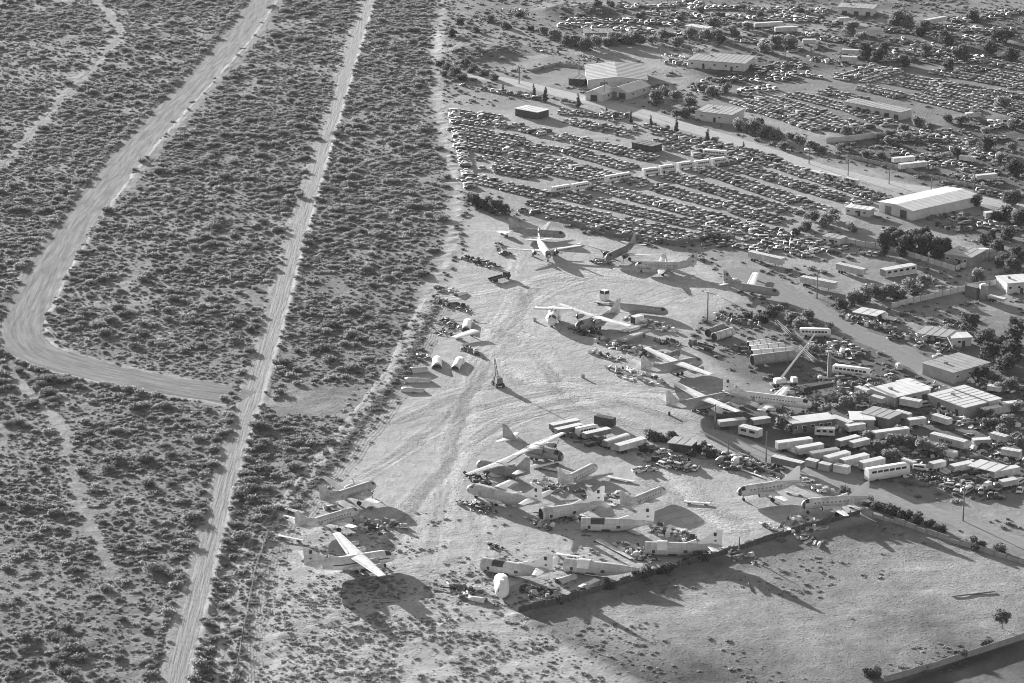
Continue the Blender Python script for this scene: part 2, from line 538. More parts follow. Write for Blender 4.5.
verts = np.stack([GX.ravel(), GY.ravel(), GZ.ravel()], 1)
ii = np.arange(nx * ny).reshape(ny, nx)
quads = np.stack([ii[:-1, :-1].ravel(), ii[:-1, 1:].ravel(), ii[1:, 1:].ravel(), ii[1:, :-1].ravel()], 1)
me = bpy.data.meshes.new('ground')
me.vertices.add(len(verts)); me.vertices.foreach_set('co', verts.ravel().astype(np.float32))
me.loops.add(quads.size); me.loops.foreach_set('vertex_index', quads.ravel().astype(np.int32))
me.polygons.add(len(quads))
me.polygons.foreach_set('loop_start', np.arange(0, quads.size, 4, dtype=np.int32))
me.polygons.foreach_set('use_smooth', np.ones(len(quads), bool))
me.update(calc_edges=True)
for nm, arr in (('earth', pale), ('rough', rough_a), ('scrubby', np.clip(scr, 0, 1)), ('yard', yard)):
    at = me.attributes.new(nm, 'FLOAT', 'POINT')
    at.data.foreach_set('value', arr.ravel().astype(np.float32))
ground = bpy.data.objects.new('ground', me)
COL.objects.link(ground)
ground['kind'] = 'structure'


def gz(x, y):
    """height of the ground sheet at a place"""
    i = int(np.clip(np.searchsorted(gx, x) - 1, 0, nx - 2)); j = int(np.clip(np.searchsorted(gy, y) - 1, 0, ny - 2))
    fx = (x - gx[i]) / (gx[i + 1] - gx[i]); fy = (y - gy[j]) / (gy[j + 1] - gy[j])
    return float((GZ[j, i] * (1 - fx) + GZ[j, i + 1] * fx) * (1 - fy) + (GZ[j + 1, i] * (1 - fx) + GZ[j + 1, i + 1] * fx) * fy)


def soil_material(name, base=None, tracks=True, litter=True, bumpd=0.45, along=False):
    mt, nt, bs = nodes_of(name)
    N, L = nt.nodes, nt.links
    geo = N.new('ShaderNodeNewGeometry')
    pos = geo.outputs['Position']

    def math_(op, a, b=None, c=None):
        n = N.new('ShaderNodeMath'); n.operation = op
        for k, q in enumerate((a, b, c)):
            if q is None: continue
            if isinstance(q, (int, float)): n.inputs[k].default_value = q
            else: L.new(q, n.inputs[k])
        return n.outputs[0]

    def noise(scale, detail=6.0, rough=0.6, vec=None):
        n = N.new('ShaderNodeTexNoise'); n.inputs['Scale'].default_value = scale
        n.inputs['Detail'].default_value = detail; n.inputs['Roughness'].default_value = rough
        L.new(vec if vec is not None else pos, n.inputs['Vector'])
        return n.outputs[0]

    def attr(nm):
        a = N.new('ShaderNodeAttribute'); a.attribute_name = nm
        return a.outputs['Fac']

    fine = noise(0.8, 6, 0.78)
    mid = noise(0.12, 6, 0.65)
    if base is None:
        e = attr('earth'); rg = attr('rough'); sc = attr('scrubby'); yd = attr('yard')
    else:
        e = rg = sc = yd = None
    col = e if base is None else base
    k1 = math_('MULTIPLY_ADD', math_('SUBTRACT', fine, 0.5), 0.95, 1.0)
    k2 = math_('MULTIPLY_ADD', math_('SUBTRACT', mid, 0.5), 0.7, 1.0)
    col = math_('MULTIPLY', math_('MULTIPLY', col, k1), k2)
    height = math_('MULTIPLY', fine, 1.0 if base is None else 0.5)
    if base is None:
        pm = N.new('ShaderNodeMapRange'); pm.inputs[1].default_value = 0.40; pm.inputs[2].default_value = 0.66; pm.inputs[3].default_value = 0.45; pm.inputs[4].default_value = 1.5
        L.new(noise(0.035, 4, 0.6), pm.inputs[0])
        height = math_('MULTIPLY', math_('MULTIPLY', height, rg), pm.outputs[0])
        # long drag and blade marks
        ms = N.new('ShaderNodeMapping'); ms.inputs['Rotation'].default_value = (0, 0, 0.35); ms.inputs['Scale'].default_value = (0.55, 0.16, 1.0); L.new(pos, ms.inputs[0])
        wn_ = N.new('ShaderNodeTexNoise'); wn_.inputs['Scale'].default_value = 1.0; wn_.inputs['Detail'].default_value = 4; wn_.inputs['Distortion'].default_value = 0.6; L.new(ms.outputs[0], wn_.inputs['Vector'])
        ms2 = N.new('ShaderNodeMapping'); ms2.inputs['Rotation'].default_value = (0, 0, -0.5); ms2.inputs['Scale'].default_value = (0.42, 0.14, 1.0); L.new(pos, ms2.inputs[0])
        wn2 = N.new('ShaderNodeTexNoise'); wn2.inputs['Scale'].default_value = 1.0; wn2.inputs['Detail'].default_value = 4; wn2.inputs['Distortion'].default_value = 0.8; L.new(ms2.outputs[0], wn2.inputs['Vector'])
        pick = N.new('ShaderNodeMapRange'); pick.inputs[1].default_value = 0.46; pick.inputs[2].default_value = 0.54; L.new(noise(0.016, 2, 0.5), pick.inputs[0])
        stv = math_('ADD', math_('MULTIPLY', wn_.outputs[0], pick.outputs[0]), math_('MULTIPLY', wn2.outputs[0], math_('SUBTRACT', 1.0, pick.outputs[0])))
        col = math_('MULTIPLY', col, math_('MULTIPLY_ADD', math_('SUBTRACT', stv, 0.5), 0.5, 1.0))
        height = math_('ADD', height, math_('MULTIPLY', stv, 0.35))
        # wheel tracks swept in arcs over the yard
        mp = N.new('ShaderNodeMapping'); mp.inputs['Rotation'].default_value = (0, 0, 0.9); L.new(pos, mp.inputs[0])
        wv = N.new('ShaderNodeTexWave'); wv.inputs['Scale'].default_value = 0.055; wv.inputs['Distortion'].default_value = 14.0
        wv.inputs['Detail'].default_value = 3.0; wv.inputs['Detail Scale'].default_value = 0.35; wv.inputs['Detail Roughness'].default_value = 0.55
        L.new(mp.outputs[0], wv.inputs['Vector'])
        tr = N.new('ShaderNodeMapRange'); tr.inputs[1].default_value = 0.86; tr.inputs[2].default_value = 1.0
        L.new(wv.outputs['Fac'], tr.inputs[0])
        trk = math_('MULTIPLY', math_('MULTIPLY', tr.outputs[0], yd), 1.0)
        msk = N.new('ShaderNodeMapRange'); msk.inputs[1].default_value = 0.45; msk.inputs[2].default_value = 0.6
        L.new(noise(0.02, 3, 0.5), msk.inputs[0])
        trk = math_('MULTIPLY', trk, msk.outputs[0])
        col = math_('MULTIPLY', col, math_('MULTIPLY_ADD', trk, -0.14, 1.0))
        height = math_('SUBTRACT', height, math_('MULTIPLY', trk, 0.10))
        # litter of twigs, stones and dry weeds between the shrubs
        vo = N.new('ShaderNodeTexVoronoi'); vo.inputs['Scale'].default_value = 0.85; L.new(pos, vo.inputs['Vector'])
        lt = N.new('ShaderNodeMapRange'); lt.inputs[1].default_value = 0.36; lt.inputs[2].default_value = 0.2; L.new(vo.outputs['Distance'], lt.inputs[0])
        lit = math_('MULTIPLY', lt.outputs[0], math_('MINIMUM', math_('MAXIMUM', math_('SUBTRACT', rg, 0.75), 0.0), 1.0))
        lit = math_('MULTIPLY', lit, math_('GREATER_THAN', noise(0.35, 3, 0.5), 0.47))
        col = math_('MULTIPLY', col, math_('MULTIPLY_ADD', lit, -0.45, 1.0))
        height = math_('ADD', height, math_('MULTIPLY', lit, 0.5))
    cb = N.new('ShaderNodeCombineColor')
    for k in range(3):
        L.new(col, cb.inputs[k])
    L.new(cb.outputs[0], bs.inputs['Base Color'])
    bs.inputs['Roughness'].default_value = 0.95
    bs.inputs['Specular IOR Level'].default_value = 0.1
    bp = N.new('ShaderNodeBump'); bp.inputs['Strength'].default_value = 0.8; bp.inputs['Distance'].default_value = bumpd
    L.new(height, bp.inputs['Height']); L.new(bp.outputs[0], bs.inputs['Normal'])
    return mt


me.materials.append(soil_material('desert_soil'))


def road_material(name, tone, rut=0.25, edge=0.5):
    """dirt road: ruts run along it (attribute across: -1..1 over its width, run: metres along)"""
    mt, nt, bs = nodes_of(name)
    N, L = nt.nodes, nt.links
    a1 = N.new('ShaderNodeAttribute'); a1.attribute_name = 'across'
    a2 = N.new('ShaderNodeAttribute'); a2.attribute_name = 'run'
    cx = N.new('ShaderNodeCombineXYZ'); L.new(a1.outputs['Fac'], cx.inputs[0])
    dv = N.new('ShaderNodeMath'); dv.operation = 'MULTIPLY'; dv.inputs[1].default_value = 0.012; L.new(a2.outputs['Fac'], dv.inputs[0])
    L.new(dv.outputs[0], cx.inputs[1])
    nz = N.new('ShaderNodeTexNoise'); nz.inputs['Scale'].default_value = 4.0; nz.inputs['Distortion'].default_value = 0.25; nz.inputs['Detail'].default_value = 6.0; nz.inputs['Roughness'].default_value = 0.6
    L.new(cx.outputs[0], nz.inputs['Vector'])
    geo = N.new('ShaderNodeNewGeometry')
    n2 = N.new('ShaderNodeTexNoise'); n2.inputs['Scale'].default_value = 0.5; n2.inputs['Detail'].default_value = 6; L.new(geo.outputs['Position'], n2.inputs['Vector'])
    mr = N.new('ShaderNodeMapRange'); mr.inputs[1].default_value = 0.3; mr.inputs[2].default_value = 0.7
    mr.inputs[3].default_value = tone * (1 - rut); mr.inputs[4].default_value = tone * (1 + rut); L.new(nz.outputs[0], mr.inputs[0])
    m2 = N.new('ShaderNodeMath'); m2.operation = 'MULTIPLY_ADD'; m2.inputs[1].default_value = 0.5; m2.inputs[2].default_value = 0.75; L.new(n2.outputs[0], m2.inputs[0])
    m3 = N.new('ShaderNodeMath'); m3.operation = 'MULTIPLY'; L.new(mr.outputs[0], m3.inputs[0]); L.new(m2.outputs[0], m3.inputs[1])
    cb = N.new('ShaderNodeCombineColor')
    for k in range(3):
        L.new(m3.outputs[0], cb.inputs[k])
    L.new(cb.outputs[0], bs.inputs['Base Color'])
    bs.inputs['Roughness'].default_value = 0.95; bs.inputs['Specular IOR Level'].default_value = 0.1
    bp = N.new('ShaderNodeBump'); bp.inputs['Strength'].default_value = 0.8; bp.inputs['Distance'].default_value = 0.3
    ah = N.new('ShaderNodeMath'); ah.operation = 'MULTIPLY_ADD'; ah.inputs[1].default_value = 0.25; L.new(n2.outputs[0], ah.inputs[0]); L.new(nz.outputs[0], ah.inputs[2])
    L.new(ah.outputs[0], bp.inputs['Height']); L.new(bp.outputs[0], bs.inputs['Normal'])
    return mt


def road(name, P, half, mat, z=0.035, ragged=0.6, n_across=8, seed=1):
    rnd = np.random.default_rng(seed)
    # resample every metre and a half
    d = np.r_[0, np.cumsum(np.linalg.norm(np.diff(P, axis=0), axis=1))]
    s = np.arange(0, d[-1], 1.5)
    Q = np.stack([np.interp(s, d, P[:, 0]), np.interp(s, d, P[:, 1])], 1)
    T = np.gradient(Q, axis=0); T /= np.linalg.norm(T, axis=1)[:, None]
    Nn = np.stack([-T[:, 1], T[:, 0]], 1)
    wl = half + ragged * (np.convolve(rnd.standard_normal(len(s) + 4), np.ones(5) / 5, 'valid') * 1.1 + 0.12 * rnd.standard_normal(len(s)))
    wr = half + ragged * (np.convolve(rnd.standard_normal(len(s) + 4), np.ones(5) / 5, 'valid') * 1.1 + 0.12 * rnd.standard_normal(len(s)))
    vs, ac, rn = [], [], []
    for i in range(len(s)):
        for k in range(n_across + 1):
            t = k / n_across
            off = -wl[i] + (wl[i] + wr[i]) * t
            p = Q[i] + Nn[i] * off
            edge = k in (0, n_across)
            vs.append((p[0], p[1], gz(p[0], p[1]) + (z if not edge else z - 0.03) + (0.03 if 0 < k < n_across else 0)))
            ac.append(off / half); rn.append(s[i])
    fs = []
    w = n_across + 1
    for i in range(len(s) - 1):
        for k in range(n_across):
            a = i * w + k
            fs.append((a, a + 1, a + 1 + w, a + w))
    me = bpy.data.meshes.new(name)
    me.from_pydata(vs, [], fs)
    for nm, arr in (('across', ac), ('run', rn)):
        at = me.attributes.new(nm, 'FLOAT', 'POINT'); at.data.foreach_set('value', np.array(arr, np.float32))
    me.polygons.foreach_set('use_smooth', np.ones(len(fs), bool))
    me.materials.append(mat)
    o = bpy.data.objects.new(name, me)
    COL.objects.link(o)
    o['kind'] = 'structure'
    return o


FENCE = smooth_line([(440, 300), (421, 333), (407, 365), (380, 401), (345, 446), (294, 507), (268, 536), (256, 570), (244, 630), (234, 690)])
road('straight_dirt_road', LN['straight'], 3.0, road_material('pale_road_dirt', 0.25, 0.3), seed=2)
road('graded_dirt_road', LN['graded'], 8.2, road_material('graded_road_dirt', 0.155, 0.5), z=0.05, ragged=0.9, seed=3)
road('shoulder_track', LN['shoulder'], .9, road_material('shoulder_dirt', 0.30, 0.15), seed=12, ragged=.5, n_across=4)
road('fence_track', beside(FENCE, -5.2), 1.1, road_material('fence_track_dirt', 0.33, 0.12), seed=14, ragged=.6, n_across=4)
road('upper_street', LN['upper'], 5.6, road_material('upper_street_dirt', 0.36, 0.1), seed=4, ragged=0.5)
road('yard_lane', LN['lane'], 4.2, road_material('lane_dirt', 0.24, 0.1), seed=5, ragged=0.7)
road('side_street', LN['street'], 6.2, road_material('side_street_dirt', 0.2, 0.07), seed=6, ragged=1.0)
road('top_track', LN['top'], 4.0, road_material('top_track_dirt', 0.25, 0.15), seed=7, ragged=0.8)
road('wash_track', LN['wash'], 1.7, road_material('wash_dirt', 0.2, 0.25), seed=8, ragged=1.2)

# ------------------------------------------------------------------ scrub
def leaf_cloud(mb, blobs, n, size, rnd, m=0, flat=0.25):
    """small leaf-clump faces through the volume of several blobs (cx,cy,cz,rx,ry,rz)"""
    vol = np.array([b[3] * b[4] * b[5] for b in blobs]) ** 0.75
    cnt = np.maximum(4, (n * vol / vol.sum()).astype(int))
    for b, c in zip(blobs, cnt):
        d = rnd.standard_normal((c, 3)); d /= np.linalg.norm(d, axis=1)[:, None]
        r = 0.35 + 0.65 * rnd.random(c) ** 0.5
        r *= 0.85 + 0.3 * rnd.random(c)
        P = np.array(b[:3]) + d * r[:, None] * np.array(b[3:])
        P[:, 2] = np.abs(P[:, 2])
        for p in P:
            nrm = rnd.standard_normal(3) + (0, 0, flat)
            nrm /= np.linalg.norm(nrm)
            a = np.cross(nrm, rnd.standard_normal(3)); a /= np.linalg.norm(a)
            bb = np.cross(nrm, a)
            s = size * (0.6 + 0.8 * rnd.random())
            q = [p - a * s - bb * s * 0.55, p + a * s * 0.3 - bb * s * 0.7, p + a * s + bb * s * 0.2, p - a * s * 0.2 + bb * s * 0.75]
            mb.add(q, [(0, 1, 2, 3)], m)


def bush_mesh(name, seed, lobes, r, h, n, size, mats):
    rnd = np.random.default_rng(seed)
    mb = MB()
    bl = []
    for k in range(lobes):
        a = rnd.random() * 6.28
        q = r * 0.55 * rnd.random() ** 0.5
        s = 0.45 + 0.35 * rnd.random()
        bl.append((q * math.cos(a), q * math.sin(a), h * (0.38 + 0.25 * rnd.random()), r * s, r * s, h * s * 0.7))
    leaf_cloud(mb, bl, n, size, rnd, flat=1.3)
    for k in range(5):
        a = rnd.random() * 6.28
        mb.cyl((0, 0, -0.15), (r * 0.5 * math.cos(a), r * 0.5 * math.sin(a), h * 0.6), 0.05, 0.02, 4, 1, False)
    return mb.mesh(name, mats)


BUSH = [bush_mesh('shrub', 100 + k, *a, [M['leaf'], M['bark']]) for k, a in enumerate((
    (6, 1.5, 0.85, 240, 0.22), (5, 1.2, 0.8, 190, 0.20), (8, 2.1, 1.25, 360, 0.24), (3, 1.0, 0.55, 130, 0.18), (7, 1.8, 0.75, 280, 0.22)))]
BUSH += [bush_mesh('shrub', 120 + k, *a, [M['leafm'], M['bark']]) for k, a in enumerate((
    (6, 1.5, 0.7, 200, 0.2), (5, 1.1, 0.6, 150, 0.18)))]
BIG = [bush_mesh('tall_shrub', 140 + k, *a, [M['leafm'], M['bark']]) for k, a in enumerate((
    (11, 2.7, 1.9, 640, 0.26), (13, 3.1, 2.2, 760, 0.27)))]
TUFT = [bush_mesh('tuft', 160 + k, 4 + k, 1.0, 0.34, 60, 0.17, [M['dry'], M['bark']]) for k in range(3)]


def poisson(x0, x1, y0, y1, cell, seed):
    r = np.random.default_rng(seed)
    X, Y = np.meshgrid(np.arange(x0, x1, cell), np.arange(y0, y1, cell))
    X = X + (r.random(X.shape) - 0.5) * cell * 1.5
    Y = Y + (r.random(X.shape) - 0.5) * cell * 1.5
    return X.ravel(), Y.ravel(), r


SX, SY, sr = poisson(-330, 40, 690, 1720, 1.6, 5)
dens = scrub(SX, SY)
patch = fbm(SX, SY, 18, 33, 3)
north = np.clip((SY - 1000) / 120, 0, 1)
keep = sr.random(len(SX)) < dens * np.clip(0.38 + 0.34 * north + 1.5 * (patch - 0.5) + 0.5 * (vnoise(SX, SY, 70, 34) - 0.5), 0.10, 0.97)
# in view only (with a margin)
d_ = SY * CP + CAM_H * SP
u_ = W_PX / 2 + FOCAL * SX / d_
keep &= (u_ > -60)
SX, SY = SX[keep], SY[keep]
SS = np.clip(0.34 + 0.80 * sr.random(len(SX)) ** 2.6 + 0.25 * (patch[keep] - 0.5), 0.22, 1.3)
SK = sr.integers(0, 7, len(SX))
# denser hedge of shrubs hugging the west verge of the straight road and the graded road's ditch
extra = []
for P, off, w, lo, hi, pr in ((LN['straight'], 6.4, 1.6, 700, 1000, 0.8), (LN['straight'], -7.5, 2.5, 700, 1000, 0.5), (LN['graded'], -10.4, .7, 960, 1700, 0.95), (LN['graded'], -11.6, 1.0, 960, 1700, 0.7), (LN['straight'], -4.3, .5, 700, 1700, 0.35), (FENCE, 0.6, .9, 690, 1160, 0.8), (FENCE, -.8, .9, 690, 1160, 0.8), (FENCE, -3.0, 2.5, 690, 1160, 0.5)):
    d = np.r_[0, np.cumsum(np.linalg.norm(np.diff(P, axis=0), axis=1))]
    for s in np.arange(0, d[-1], 2.2):
        x, y = np.interp(s, d, P[:, 0]), np.interp(s, d, P[:, 1])
        x2, y2 = np.interp(s + 1, d, P[:, 0]), np.interp(s + 1, d, P[:, 1])
        tx, ty = x2 - x, y2 - y
        ln = math.hypot(tx, ty) + 1e-9
        if lo < y < hi and sr.random() < pr:
            q = off + w * sr.standard_normal() * 0.5
            extra.append((x - ty / ln * q, y + tx / ln * q, (0.5 + 0.75 * sr.random()) * (0.62 if P is FENCE else 1.0)))
extra = np.array(extra)
SX = np.r_[SX, extra[:, 0]]; SY = np.r_[SY, extra[:, 1]]; SS = np.r_[SS, extra[:, 2]]
SK = np.r_[SK, sr.integers(0, 7, len(extra))]
GBX, GBY, gr_ = poisson(-330, 40, 690, 1720, 6.5, 51)
gk = gr_.random(len(GBX)) < scrub(GBX, GBY) * np.clip((fbm(GBX, GBY, 40, 52, 2) - 0.48) * 2.5, 0.04, 0.4)
GBX, GBY = GBX[gk], GBY[gk]
BUSH = BUSH + BIG
SX = np.r_[SX, GBX]; SY = np.r_[SY, GBY]; SS = np.r_[SS, 0.6 + 0.45 * gr_.random(len(GBX))]
SK = np.r_[SK, gr_.integers(len(BUSH) - 2, len(BUSH), len(GBX))]
SR = sr.random(len(SX)) * 6.28


def scatter(name, meshes, X, Y, S, K, R, sink=0.05):
    """one 'stuff' object: geometry nodes put one of the meshes on each point"""
    lib = []
    me = bpy.data.meshes.new(name)
    Z = np.array([gz(a, b) for a, b in zip(X, Y)]) - sink
    me.vertices.add(len(X))
    me.vertices.foreach_set('co', np.stack([X, Y, Z], 1).ravel().astype(np.float32))
    for nm, arr, ty in (('s', S, 'FLOAT'), ('r', R, 'FLOAT'), ('k', K, 'INT')):
        a = me.attributes.new(nm, ty, 'POINT')
        a.data.foreach_set('value', np.asarray(arr, np.float32 if ty == 'FLOAT' else np.int32))
    o = bpy.data.objects.new(name, me)
    COL.objects.link(o)
    ng = bpy.data.node_groups.new(name, 'GeometryNodeTree')
    ng.interface.new_socket('Geometry', in_out='INPUT', socket_type='NodeSocketGeometry')
    ng.interface.new_socket('Geometry', in_out='OUTPUT', socket_type='NodeSocketGeometry')
    N, L = ng.nodes, ng.links
    gi, go = N.new('NodeGroupInput'), N.new('NodeGroupOutput')
    join = N.new('GeometryNodeJoinGeometry')
    def attr(nm, t):
        a = N.new('GeometryNodeInputNamedAttribute'); a.data_type = t; a.inputs[0].default_value = nm
        return a.outputs[0]
    rs, ss, kk = attr('r', 'FLOAT'), attr('s', 'FLOAT'), attr('k', 'INT')
    cr = N.new('ShaderNodeCombineXYZ'); L.new(rs, cr.inputs[2])
    for q, mesh in enumerate(meshes):
        # the pattern mesh itself travels in a mesh primitive free way: an unlinked object
        po = bpy.data.objects.new(mesh.name + '_pattern', mesh)
        inf = N.new('GeometryNodeObjectInfo'); inf.inputs['Object'].default_value = po
        inf.inputs['As Instance'].default_value = True
        ins = N.new('GeometryNodeInstanceOnPoints')
        cm = N.new('FunctionNodeCompare'); cm.data_type = 'INT'; cm.operation = 'EQUAL'
        L.new(kk, cm.inputs[2]); cm.inputs[3].default_value = q
        L.new(gi.outputs[0], ins.inputs['Points']); L.new(cm.outputs[0], ins.inputs['Selection'])
        L.new(inf.outputs['Geometry'], ins.inputs['Instance'])
        L.new(cr.outputs[0], ins.inputs['Rotation']); L.new(ss, ins.inputs['Scale'])
        L.new(ins.outputs[0], join.inputs[0])
    L.new(join.outputs[0], go.inputs[0])
    md = o.modifiers.new('scatter', 'NODES'); md.node_group = ng
    o['kind'] = 'stuff'
    return o


# the 300 shrubs that show largest are things, the rest one mass
ext = np.array([max(v.co.x for v in b.vertices) for b in BUSH])
show = SS * ext[SK] / (SY * CP + CAM_H * SP)
dd = SY * CP + CAM_H * SP
pxx = W_PX / 2 + FOCAL * SX / dd
pyy = H_PX / 2 - FOCAL * (SY * SP - CAM_H * CP) / dd
inv = (pxx > 4) & (pxx < 1020) & (pyy < 678)
rank = np.argsort(-np.where(inv, show, 0))
single = set(rank[:150].tolist())
rest = np.array([i for i in range(len(SX)) if i not in single])
o = scatter('desert_scrub', BUSH, SX[rest], SY[rest], SS[rest], SK[rest], SR[rest])
tag(o, 'thick low desert scrub covering the land west of the yards', 'scrub')


def spot_words(x, y):
    px, py = PX((x, y, 0))
    d_ = LN['straight'][np.argsort(np.abs(LN['straight'][:, 1] - y))[0]]
    if x > d_[0]:
        return 'on the strip between the straight road and the fence'
    if py > 560: return 'in the open scrub left of the road, near the bottom'
    if py > 395: return 'in the open scrub below the graded road bend'
    return 'in the thick scrub above the graded road bend'


for i in sorted(single):
    o = bpy.data.objects.new('desert_shrub', BUSH[SK[i]]); COL.objects.link(o)
    o.location = (SX[i], SY[i], gz(SX[i], SY[i]) - 0.05)
    o.rotation_euler = (0, 0, SR[i]); s = SS[i]; o.scale = (s, s, s)
    big = 'broad' if s * ext[SK[i]] > 2.2 else 'rounded'
    tag(o, f'{big} grey desert shrub {spot_words(SX[i], SY[i])}', 'shrub', f'{big} shrubs {spot_words(SX[i], SY[i])}')

# dry tufts and clods on the open ground
TX, TY, tr_ = poisson(-160, 120, 700, 1060, 1.05, 9)
w_ = west_of(TX, TY)
lowr = np.clip((850 - TY) / 80, 0, 1) * np.clip(1 - np.abs(TX + 35) / 75, 0, 1) * (1 - soft(TX, TY, AR['field'], 2))
scd = scrub(TX, TY) * 0.35
nearf = np.clip(1 - np.abs(w_) / 12, 0, 1) * 0.35
p_ = np.clip(np.maximum.reduce([lowr * 0.8 * np.clip((fbm(TX, TY, 9, 77, 3) - 0.30) * 3.5, 0, 1), scd, nearf, 0.3 * soft(TX, TY, AR['field'], 2) * np.clip((fbm(TX, TY, 16, 78, 4) - 0.52) * 5, 0, 0.8)]), 0, 0.9)
k_ = (tr_.random(len(TX)) < p_) & (dist_line(TX, TY, LN['straight']) > 4.2) & (dist_line(TX, TY, LN['graded']) > 10)
o = scatter('dry_tufts', TUFT, TX[k_], TY[k_], 0.28 + 0.9 * tr_.random(k_.sum()) ** 2.4, tr_.integers(0, 3, k_.sum()), tr_.random(k_.sum()) * 6.28, 0.02)
tag(o, 'low dry tufts and clods scattered over the open ground', 'weeds')

# weeds and low bushes in the yards on the right
EX, EY, er_ = poisson(-60, 330, 780, 1720, 2.6, 19)
ew = -west_of(EX, EY)
dn = np.clip((fbm(EX, EY, 16, 401, 3) - 0.50) * 5, 0, 1) * 0.55 * np.clip(ew / 6, 0, 1)
dn = np.maximum(dn, 0.75 * soft(EX, EY, line([(438, -10), (520, -10), (545, 40), (500, 66), (440, 92)]), 8) * np.clip((fbm(EX, EY, 14, 403, 3) - 0.36) * 4, 0, 1))
dn = np.maximum(dn, 0.6 * soft(EX, EY, AR['topyards'], 8) * np.clip((fbm(EX, EY, 12, 404, 3) - 0.40) * 5, 0, 1))
dn = np.maximum(dn, 0.60 * soft(EX, EY, AR['eastyards'], 4) * np.clip((fbm(EX, EY, 11, 406, 3) - 0.36) * 5, 0, 1))
dn = np.maximum(dn, 0.50 * soft(EX, EY, AR['works'], 4) * np.clip((fbm(EX, EY, 11, 405, 3) - 0.42) * 5, 0, 1))
for P, w in ((line([(868, 506), (905, 522), (960, 541), (1030, 560)]), 4.0), (line([(752, 462), (800, 484), (868, 503)]), 2.5), (line([(518, 611), (640, 577), (745, 546), (860, 512)]), 2.2), (line([(516, 616), (570, 640), (640, 684)]), 1.6),
             (line([(690, 246), (740, 292), (790, 312)]), 3.5), (line([(570, 226), (640, 243), (700, 248)]), 2.2), (line([(560, 84), (690, 125), (790, 152), (960, 180)]), 4.0), (line([(520, 92), (620, 112), (760, 158)]), 2.0)):
    dn = np.maximum(dn, 0.8 * np.clip(1.4 - dist_line(EX, EY, P) / w, 0, 1))
for nm, hw in (('upper', 7.5), ('lane', 5.0), ('street', 6.2)):
    dn = dn * np.clip((dist_line(EX, EY, LN[nm]) - hw) / 1.5, 0, 1)
edge_ = 0.55 * np.clip(1 - np.abs(ew - 3.0) / 3.5, 0, 1)
fieldm = soft(EX, EY, AR['field'], 2); fence_near = np.clip(1.4 - dist_line(EX, EY, line([(516, 616), (640, 577), (745, 546), (860, 512)])) / 2.5, 0, 1)
dn = dn * (1 - np.maximum(soft(EX, EY, AR['yard'], 3), fieldm) * (1 - np.maximum(fence_near, (dist_line(EX, EY, bermF) < 3))))
dn = np.maximum(dn, edge_)
dn = dn * (1 - 0.85 * soft(EX, EY, AR['lot'], 3)) * (1 - 0.8 * soft(EX, EY, AR['lot2'], 3))
ke = er_.random(len(EX)) < dn
ke &= (EX < (EY * CP + CAM_H * SP) * 540 / FOCAL)
n_e = int(ke.sum())
o = scatter('yard_weeds', BUSH, EX[ke], EY[ke], 0.35 + 0.7 * er_.random(n_e) ** 1.5, er_.integers(0, 7, n_e), er_.random(n_e) * 6.28)
tag(o, 'weeds and low brush growing through the salvage yards', 'weeds')

# ------------------------------------------------------------------ the air: thin even haze over the valley
hz = MB().box((0, 3500, 161), (24000, 46000, 326))
hzm = bpy.data.materials.new('haze_air'); hzm.use_nodes = True
for n in list(hzm.node_tree.nodes):
    if n.type != 'OUTPUT_MATERIAL':
        hzm.node_tree.nodes.remove(n)
pv = hzm.node_tree.nodes.new('ShaderNodeVolumePrincipled')
pv.inputs['Color'].default_value = (.9, .9, .9, 1); pv.inputs['Density'].default_value = 0.000014
hzm.node_tree.links.new(pv.outputs[0], hzm.node_tree.nodes['Material Output'].inputs['Volume'])
hzo = hz.build('haze', hzm); tag(hzo, 'thin pale haze in the air over the whole valley', 'haze', None, 'stuff')
# ------------------------------------------------------------------ buildings, walls, fences, poles
def place(o, a, rz=0.0):
    p = G(*a)
    o.location = (p.x, p.y, gz(p.x, p.y)); o.rotation_euler = (0, 0, rz)
    return o


def gable(label, a, b, width, h, rise, roof='roofw', wall='wallw', doors=2, windows=0, name='building', cat='building', open_front=False, lean=0.0, group=None):
    """gabled building: ridge line over picture spots a (front) to b (back)"""
    zr = h + rise
    A, Bp = G(a[0], a[1], zr), G(b[0], b[1], zr)
    d = Bp - A
    rz = math.atan2(d.y, d.x); L = d.length; w = width / 2
    o = thing(name, label, cat, (A.x, A.y, 0), rz, group)
    mb = MB()
    prof = [(-w, -.3), (w, -.3), (w, h), (0, zr - .06), (-w, h)]
    mb.prism(prof, 'x', 0, L)
    mb.build('wall', M[wall], o)
    mb = MB(); e = .5
    sl = rise / w
    for s in (-1, 1):
        pr = [(0, zr + .02), (s * (w + e), h - sl * e + .02), (s * (w + e), h - sl * e + .16), (0, zr + .18)]
        mb.prism(pr, 'x', -e, L + e)
        n = max(2, int(L / 3.2))                # standing seams
        for k in range(n + 1):
            x = -e + (L + 2 * e) * k / n
            mb.prism([(0.02 * s, zr + .17), (s * (w + e), h - sl * e + .15), (s * (w + e), h - sl * e + .23), (.02 * s, zr + .25)], 'x', x - .05, x + .05)
    mb.build('roof', M[roof], o)
    for k in range(doors):
        mb = MB()
        y = (k - (doors - 1) / 2) * width / max(1, doors) * .9
        dw = min(3.6, width / (doors + 1)); dh = min(h * .82, 3.6)
        mb.box((-.03, y, dh / 2), (.12, dw, dh), 0, 0)
        mb.build('door', M['dark'] if k % 2 == 0 else M['midgrey'], o)
    for k in range(windows):
        x = L * (k + .5) / windows
        f = MB(); f.box((x, -w - .02, h * .56), (1.5, .1, 1.2))
        fo = f.build('window', M['white'], o)
        g = MB(); g.box((x, -w - .06, h * .56), (1.25, .08, .95))
        g.build('pane', M['glass'], fo)
    return o


